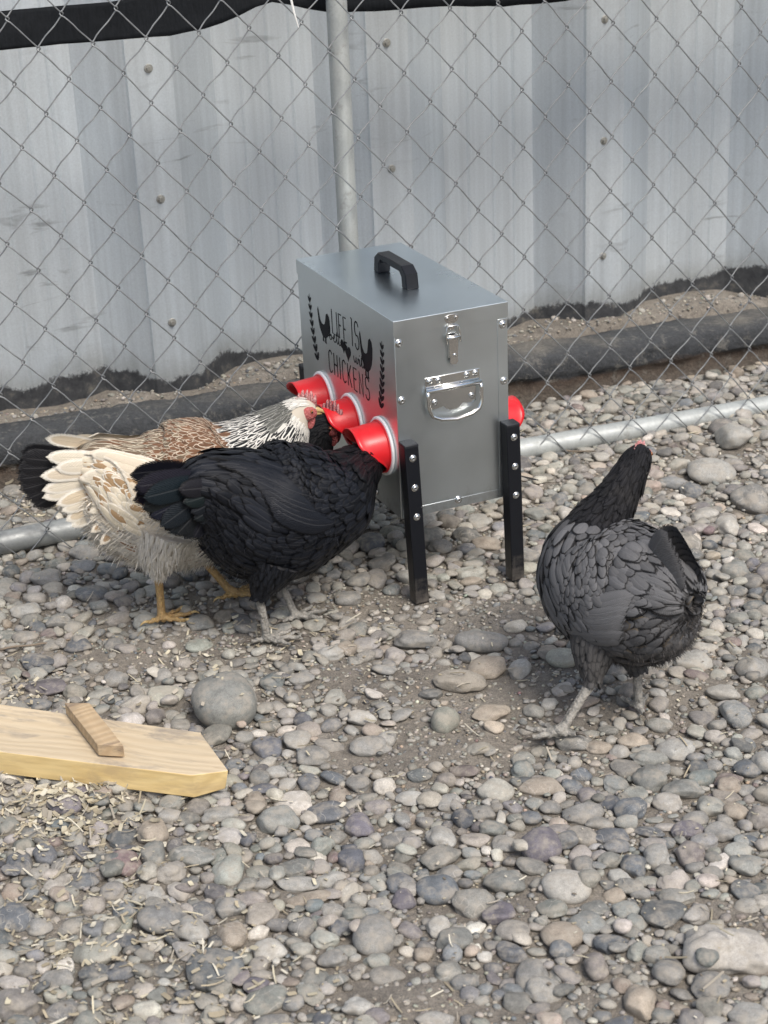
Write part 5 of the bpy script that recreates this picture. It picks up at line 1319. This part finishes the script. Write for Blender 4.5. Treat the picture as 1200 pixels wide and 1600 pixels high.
# ---------- the black hen with its head in the front cup
def dark_hen(loc, rz, st, th, feet, label, r, tail, sp_neck=True, col=(.0085, .0100, .0140), edge=(.0025, .0028, .0040), rows_=(.013, .011), fcoat=None, headp=None, wing=True, downs=True, shm=None, hackle=(.006, .0065, .008)):
    h = empty('hen', loc, rz); tag(h, label, 'hen', 'hens of the run')
    lf = loft(st); sE = lf.len; body_mesh('body', lf, th, mat('black_underdown', (.01, .01, .012), .8), h)
    def patt(X, s, f, Nn, r):
        k = len(s); fc = jitter(rgba(col, 1, k), r, .35); fe = rgba(edge, .66, k)
        nk = s > sE - .12; fc[nk, :3] = hackle; return fc, fe
    zones = [dict(s0=.0, s1=sE - .105, f0=-pi / 2, f1=3 * pi / 2, row=lambda s: rows_[0], lf=2.3, ww=1.4, wf=.92, lift=.0045, tip=.45, camber=.3),
             dict(s0=sE - .115, s1=sE - .04, row=lambda s: .0085, lf=2.6, ww=1.05, wf=.75, lift=.0018, tip=.4, aj=.12),
             dict(s0=sE - .045, s1=sE - .012, row=lambda s: .005, lf=2.4, ww=1.0, wf=.8, lift=.001, tip=.5)]
    pl = clothe(lf, h, M_f_black, r, patt, zones, sE)
    for side in (0, 1):
        n = 120; fx = r.uniform(.01, .13, n); f0 = r.uniform(-.1, 1.25, n); ff = f0 if side == 0 else pi - f0
        fc = jitter(rgba(col, 1, n), r, .4); fe = rgba(edge, .7, n)
        grow(lf, pl, fx, ff, r.uniform(.04, .065, n), r.uniform(.018, .026, n), r.uniform(.003, .012, n), (.1 if side == 0 else -.1) + r.normal(0, .14, n), fc, fe, r, .55, .25, .004)
    for pts, rd in th: leg_cover(h, None, r, pts, rd, col, edge, pl)
    pl.build('plumage', M_f_black, h)
    if downs:
        down(lf, 3000, .0, sE * .55, pi + .1, 2 * pi - .1, .018, tuple(1.2 * c for c in col), M_f_black, h, r)
        for pts, rd in th:
            l2 = loft([(p[0], p[1], p[2], q, q) for p, q in zip(pts[::-1], rd[::-1])], 16, 24); down(l2, 500, 0, l2.len, 0, 2 * pi, .012, col, M_f_black, h, r)
    if wing: flank_feathers(lf, h, M_f_black, r, [(wing[0] - .010 * i, wing[1] + .085 * i, .125, .030, .20, .004 + .0008 * i, tuple(1.1 * c for c in col)) for i in range(9)], (*edge, .78))
    tx, tz, e0, e1, tl, nT = tail
    for side in (-1, 1):
        for i in range(nT):
            t = i / (nT - 1); el_ = R(e0 + (e1 - e0) * t + r.normal(0, 1.5)); d = (-cos(el_), side * (.08 + r.normal(0, .015)), sin(el_))
            quill((tx, side * (.012 + .004 * r.random()), tz - .028 * t), d, (.05, side, .1), tl * (1 - .42 * t ** 1.2) * r.uniform(.95, 1.03), .042, -.05, tuple(c * r.uniform(.8, 1.25) for c in col), (*edge, .86), M_f_black, h, 'tail_feather', .62, camber=.14, sidebend=.05 * (1 if side > 0 else -1) * -1)
        for i in range(nT - 2):
            t = i / (nT - 3); el_ = R(e0 - 4 + (e1 - e0 + 4) * t + r.normal(0, 3)); d = (-cos(el_), side * .17, sin(el_))
            quill((tx + .02, side * .024, tz - .012 - .03 * t), d, (.05, side, .15), tl * .66 * (1 - .3 * t) * r.uniform(.9, 1.1), .034, -.10, tuple(c * r.uniform(.9, 1.4) for c in col), (*edge, .8), M_f_black, h, 'tail_covert', .55, camber=.25)
    for (hk, ft, yw_) in feet: shank(hk, ft, .0062, 1.0, shm or M_shg, h, yaw=yw_, toe_len=.055)
    if headp: head_parts(h, *headp)
    return h
r = np.random.default_rng(5)
st = [(-.126, 0, .297, .008, .008), (-.118, 0, .296, .024, .020), (-.095, 0, .284, .044, .040), (-.062, 0, .258, .072, .058), (-.02, 0, .224, .100, .078), (.03, 0, .207, .110, .085), (.08, 0, .207, .096, .083), (.122, 0, .210, .080, .074),
      (.155, .006, .222, .059, .056), (.180, .014, .231, .044, .041), (.202, .024, .234, .035, .033), (.222, .034, .237, .027, .025), (.240, .044, .236, .022, .020), (.254, .052, .232, .016, .014), (.262, .056, .229, .008, .008)]
th = [([(-.01, -.035, .145), (-.022, -.036, .122), (-.036, -.034, .090)], [.048, .032, .0100]), ([(.03, .035, .145), (.034, .034, .122), (.030, .030, .090)], [.048, .032, .0105])]
dark_hen((-.19, 2.585, 0), R(32), st, th, [((-.036, -.034, .090), (-.026, -.030, .004), -.5), ((.030, .030, .090), (.052, .012, .004), -.15)],
         'glossy black hen standing nearest the camera with its head inside the front red cup', r, (-.088, .300, 15, -50, .132, 9), wing=(.225, .0),
         headp=((.243, .046, .236), (.8, .5, -.2), (0, 0, 1), .9, M_dface, M_dface, M_beakd, .010, 5, .010))
# ---------- the black hen mostly hidden behind
r = np.random.default_rng(9)
st = [(-.10, 0, .185, .022, .018), (-.08, 0, .175, .04, .034), (-.05, 0, .152, .066, .052), (-.01, 0, .136, .080, .066), (.035, 0, .132, .084, .070), (.075, 0, .145, .074, .064), (.108, 0, .172, .058, .052),
      (.132, 0, .208, .047, .043), (.150, 0, .232, .036, .034), (.166, 0, .252, .028, .026), (.180, 0, .262, .0225, .0195), (.192, 0, .262, .0165, .0145), (.200, 0, .260, .008, .008)]
th = [([(-.0, -.03, .11), (-.0, -.03, .07), (.0, -.03, .05)], [.036, .026, .010]), ([(.03, .03, .11), (.03, .03, .07), (.03, .03, .05)], [.036, .026, .010])]
dark_hen((-.262, 2.868, 0), R(-14), st, th, [((.0, -.03, .05), (.005, -.03, .004), 0), ((.03, .03, .05), (.035, .03, .004), 0)],
         'black hen mostly hidden behind the cream hen with its pink comb before the middle cup', r, (-.07, .20, 30, -10, .07, 5), wing=None, downs=False,
         headp=((.186, 0, .262), (1, -.12, -.15), (0, 0, 1), 1.0, M_dface, M_comb, M_beakd, .036, 7, .022))

# ---------- the slate grey hen seen from behind
def hen_grey():
    r = np.random.default_rng(33)
    h = empty('hen', (.335, 2.31, 0), R(128))
    tag(h, 'slate grey hen with a darker neck seen from behind, walking away on the right', 'hen', 'hens of the run')
    st = [(-.130, .0, .214, .008, .008), (-.118, .0, .212, .032, .027), (-.102, 0, .208, .054, .046), (-.074, 0, .196, .078, .065), (-.035, 0, .186, .093, .079), (.015, 0, .186, .100, .083), (.050, 0, .196, .096, .077), (.070, -.010, .218, .077, .064),
          (.076, -.032, .250, .047, .044), (.070, -.052, .280, .033, .0325), (.064, -.068, .306, .027, .0265), (.062, -.084, .329, .0235, .0225), (.064, -.098, .343, .021, .019), (.069, -.111, .348, .016, .0145), (.072, -.120, .348, .008, .008)]
    lf = loft(st); sE = lf.len
    def loc(px, py, z):
        q = at(px, py, z); dx, dy = q[0] - .335, q[1] - 2.31; c_, s_ = cos(R(128)), sin(R(128)); return (dx * c_ + dy * s_, -dx * s_ + dy * c_, z)
    hk1 = loc(926, 1062, .075); ft1 = loc(874, 1150, .006); hk2 = loc(996, 1045, .070); ft2 = loc(998, 1108, .006)
    t1 = (hk1[0] * .5, hk1[1] * .7 + .01, .11); t2 = (hk2[0] * .5, hk2[1] * .7, .11)
    th = [([(0.0, .035, .15), t1, hk1], [.050, .030, .0105]), ([(0.0, -.035, .15), t2, hk2], [.050, .028, .0105])]
    body_mesh('body', lf, th, mat('grey_underdown', (.05, .05, .052), .85), h)
    def patt(X, s, f, Nn, r):
        k = len(s); fc = rgba((.098, .098, .101), 1, k); fe = rgba((.014, .014, .015), .58, k)
        wing_ = (Nn[:, 1] > .25) & (X[:, 2] > .15) & (X[:, 0] > -.04) & (X[:, 0] < .09); fc[wing_, :3] = (.128, .128, .131)
        low = X[:, 2] < .13; fc[low, :3] = (.085, .081, .079); fe[low] = (.05, .048, .048, .7)
        nk = s > sE - .135 + r.normal(0, .009, k); fc[nk, :3] = (.012, .012, .014); fe[nk] = (.007, .007, .008, .6)
        br = (s < .10) & (r.random(k) < .25); fe[br, :3] = (.12, .10, .075)
        return jitter(fc, r, .24), fe
    zones = [dict(s0=.0, s1=sE - .145, f0=-pi / 2, f1=3 * pi / 2, row=lambda s: .0150, lf=lambda s: np.where(s < .03, 1.2, 2.0), ww=1.4, wf=.98, lift=.0045, tip=.38, camber=.30, aj=.14),
             dict(s0=sE - .150, s1=sE - .04, row=lambda s: .0085, lf=3.2, ww=.95, wf=.7, lift=.0025, tip=.4),
             dict(s0=sE - .045, s1=sE - .012, row=lambda s: .005, lf=2.4, ww=1.0, wf=.8, lift=.001)]
    pl = clothe(lf, h, M_f_grey, r, patt, zones, sE)
    # wing coverts: small scalloped, pointing down and back over the flank
    for side in (0, 1):
        for sr, fr_, n, l_, w_ in ((( .10, .20), (.15, 1.0), 120, .024, .019), ((.10, .19), (-.25, .25), 60, .030, .015)):
            ss = r.uniform(*sr, n); f0 = r.uniform(*fr_, n); ff = f0 if side == 0 else pi - f0; fc = jitter(rgba((.128, .128, .131), 1, n), r, .15); fe = rgba((.014, .014, .015), .62, n)
            grow(lf, pl, ss, ff, np.full(n, l_) * r.uniform(.85, 1.2, n), np.full(n, w_), np.full(n, .004), (-.45 if side == 0 else .45) + r.normal(0, .12, n), fc, fe, r, .35, .3, .007)
    # cushion: broad rounded saddle feathers bunched before the tail
    for side in (0, 1):
        n = 85; ss = r.uniform(.028, .095, n); f0 = r.uniform(.25, 1.57, n); ff = f0 if side == 0 else pi - f0; fc = jitter(rgba((.112, .112, .115), 1, n), r, .18); fe = rgba((.015, .015, .016), .62, n)
        grow(lf, pl, ss, ff, r.uniform(.030, .048, n), r.uniform(.022, .030, n), r.uniform(.004, .013, n), (-.35 if side == 0 else .35) + r.normal(0, .25, n), fc, fe, r, .35, .35, .006)
    for pts, rd in th: leg_cover(h, None, r, pts, rd, (.080, .077, .075), (.05, .05, .05), pl, lw=(.016, .011))
    pl.build('plumage', M_f_grey, h)
    down(lf, 12000, .0, sE * .45, pi + .05, 2 * pi - .05, .013, (.085, .08, .078), M_f_grey, h, r)
    for pts, rd in th:
        l2 = loft([(p[0], p[1], p[2], q, q) for p, q in zip(pts[::-1], rd[::-1])], 16, 24); down(l2, 700, 0, l2.len, 0, 2 * pi, .011, (.062, .06, .06), M_f_grey, h, r)
    flank_feathers(lf, h, M_f_grey, r, [(.165 - .007 * i, -.42 + .085 * i, .100 - .003 * i, .026, .10 + .02 * i, .004 + .0010 * i, tuple(.135 * k for k in (1, 1, 1.02))) for i in range(8)], (.03, .03, .031, .86))
    for side in (1, -1):                       # upright short tail folded like a roof
        for i in range(7):
            t = i / 6; el_ = R(62 - 30 * t); d = (-cos(el_), side * .05, sin(el_))
            quill((-.058 - .018 * t, side * (.009 + .005 * t), .245 - .020 * t), d, (.2, side, .1), .080 - .008 * t, .038, -.05, tuple(.078 * r.uniform(.85, 1.15) for _ in range(3)) if False else (.095, .093, .093), (.022, .022, .024, .84), M_f_grey, h, 'tail_feather', .75, camber=.22)
    shank(hk1, ft1, .0070, 1.0, M_shg, h, yaw=.55, toe_len=.050); shank(hk2, ft2, .0066, 1.0, M_shg, h, yaw=-.6, toe_len=.045)
    head_parts(h, (.0685, -.108, .347), (.3, -1, -.05), (0, 0, 1), .95, M_face, M_comb, M_beakd, .012, 5, .010)
hen_grey()
# a loose black feather lying behind the right feeder leg
q = at(822, 752, .012); fe_ = empty('fallen_feather', (q[0], q[1], q[2]), 0.0)
tag(fe_, 'small black feather lying on the stones just right of the right front feeder leg', 'feather')
quill((-.012, .012, .008), (1, -.75, -.1), (.1, .1, 1), .045, .012, .05, (.008, .008, .009), (.006, .006, .006, .9), M_f_black, fe_, 'vane', .5)
print('objects', len(C.objects))
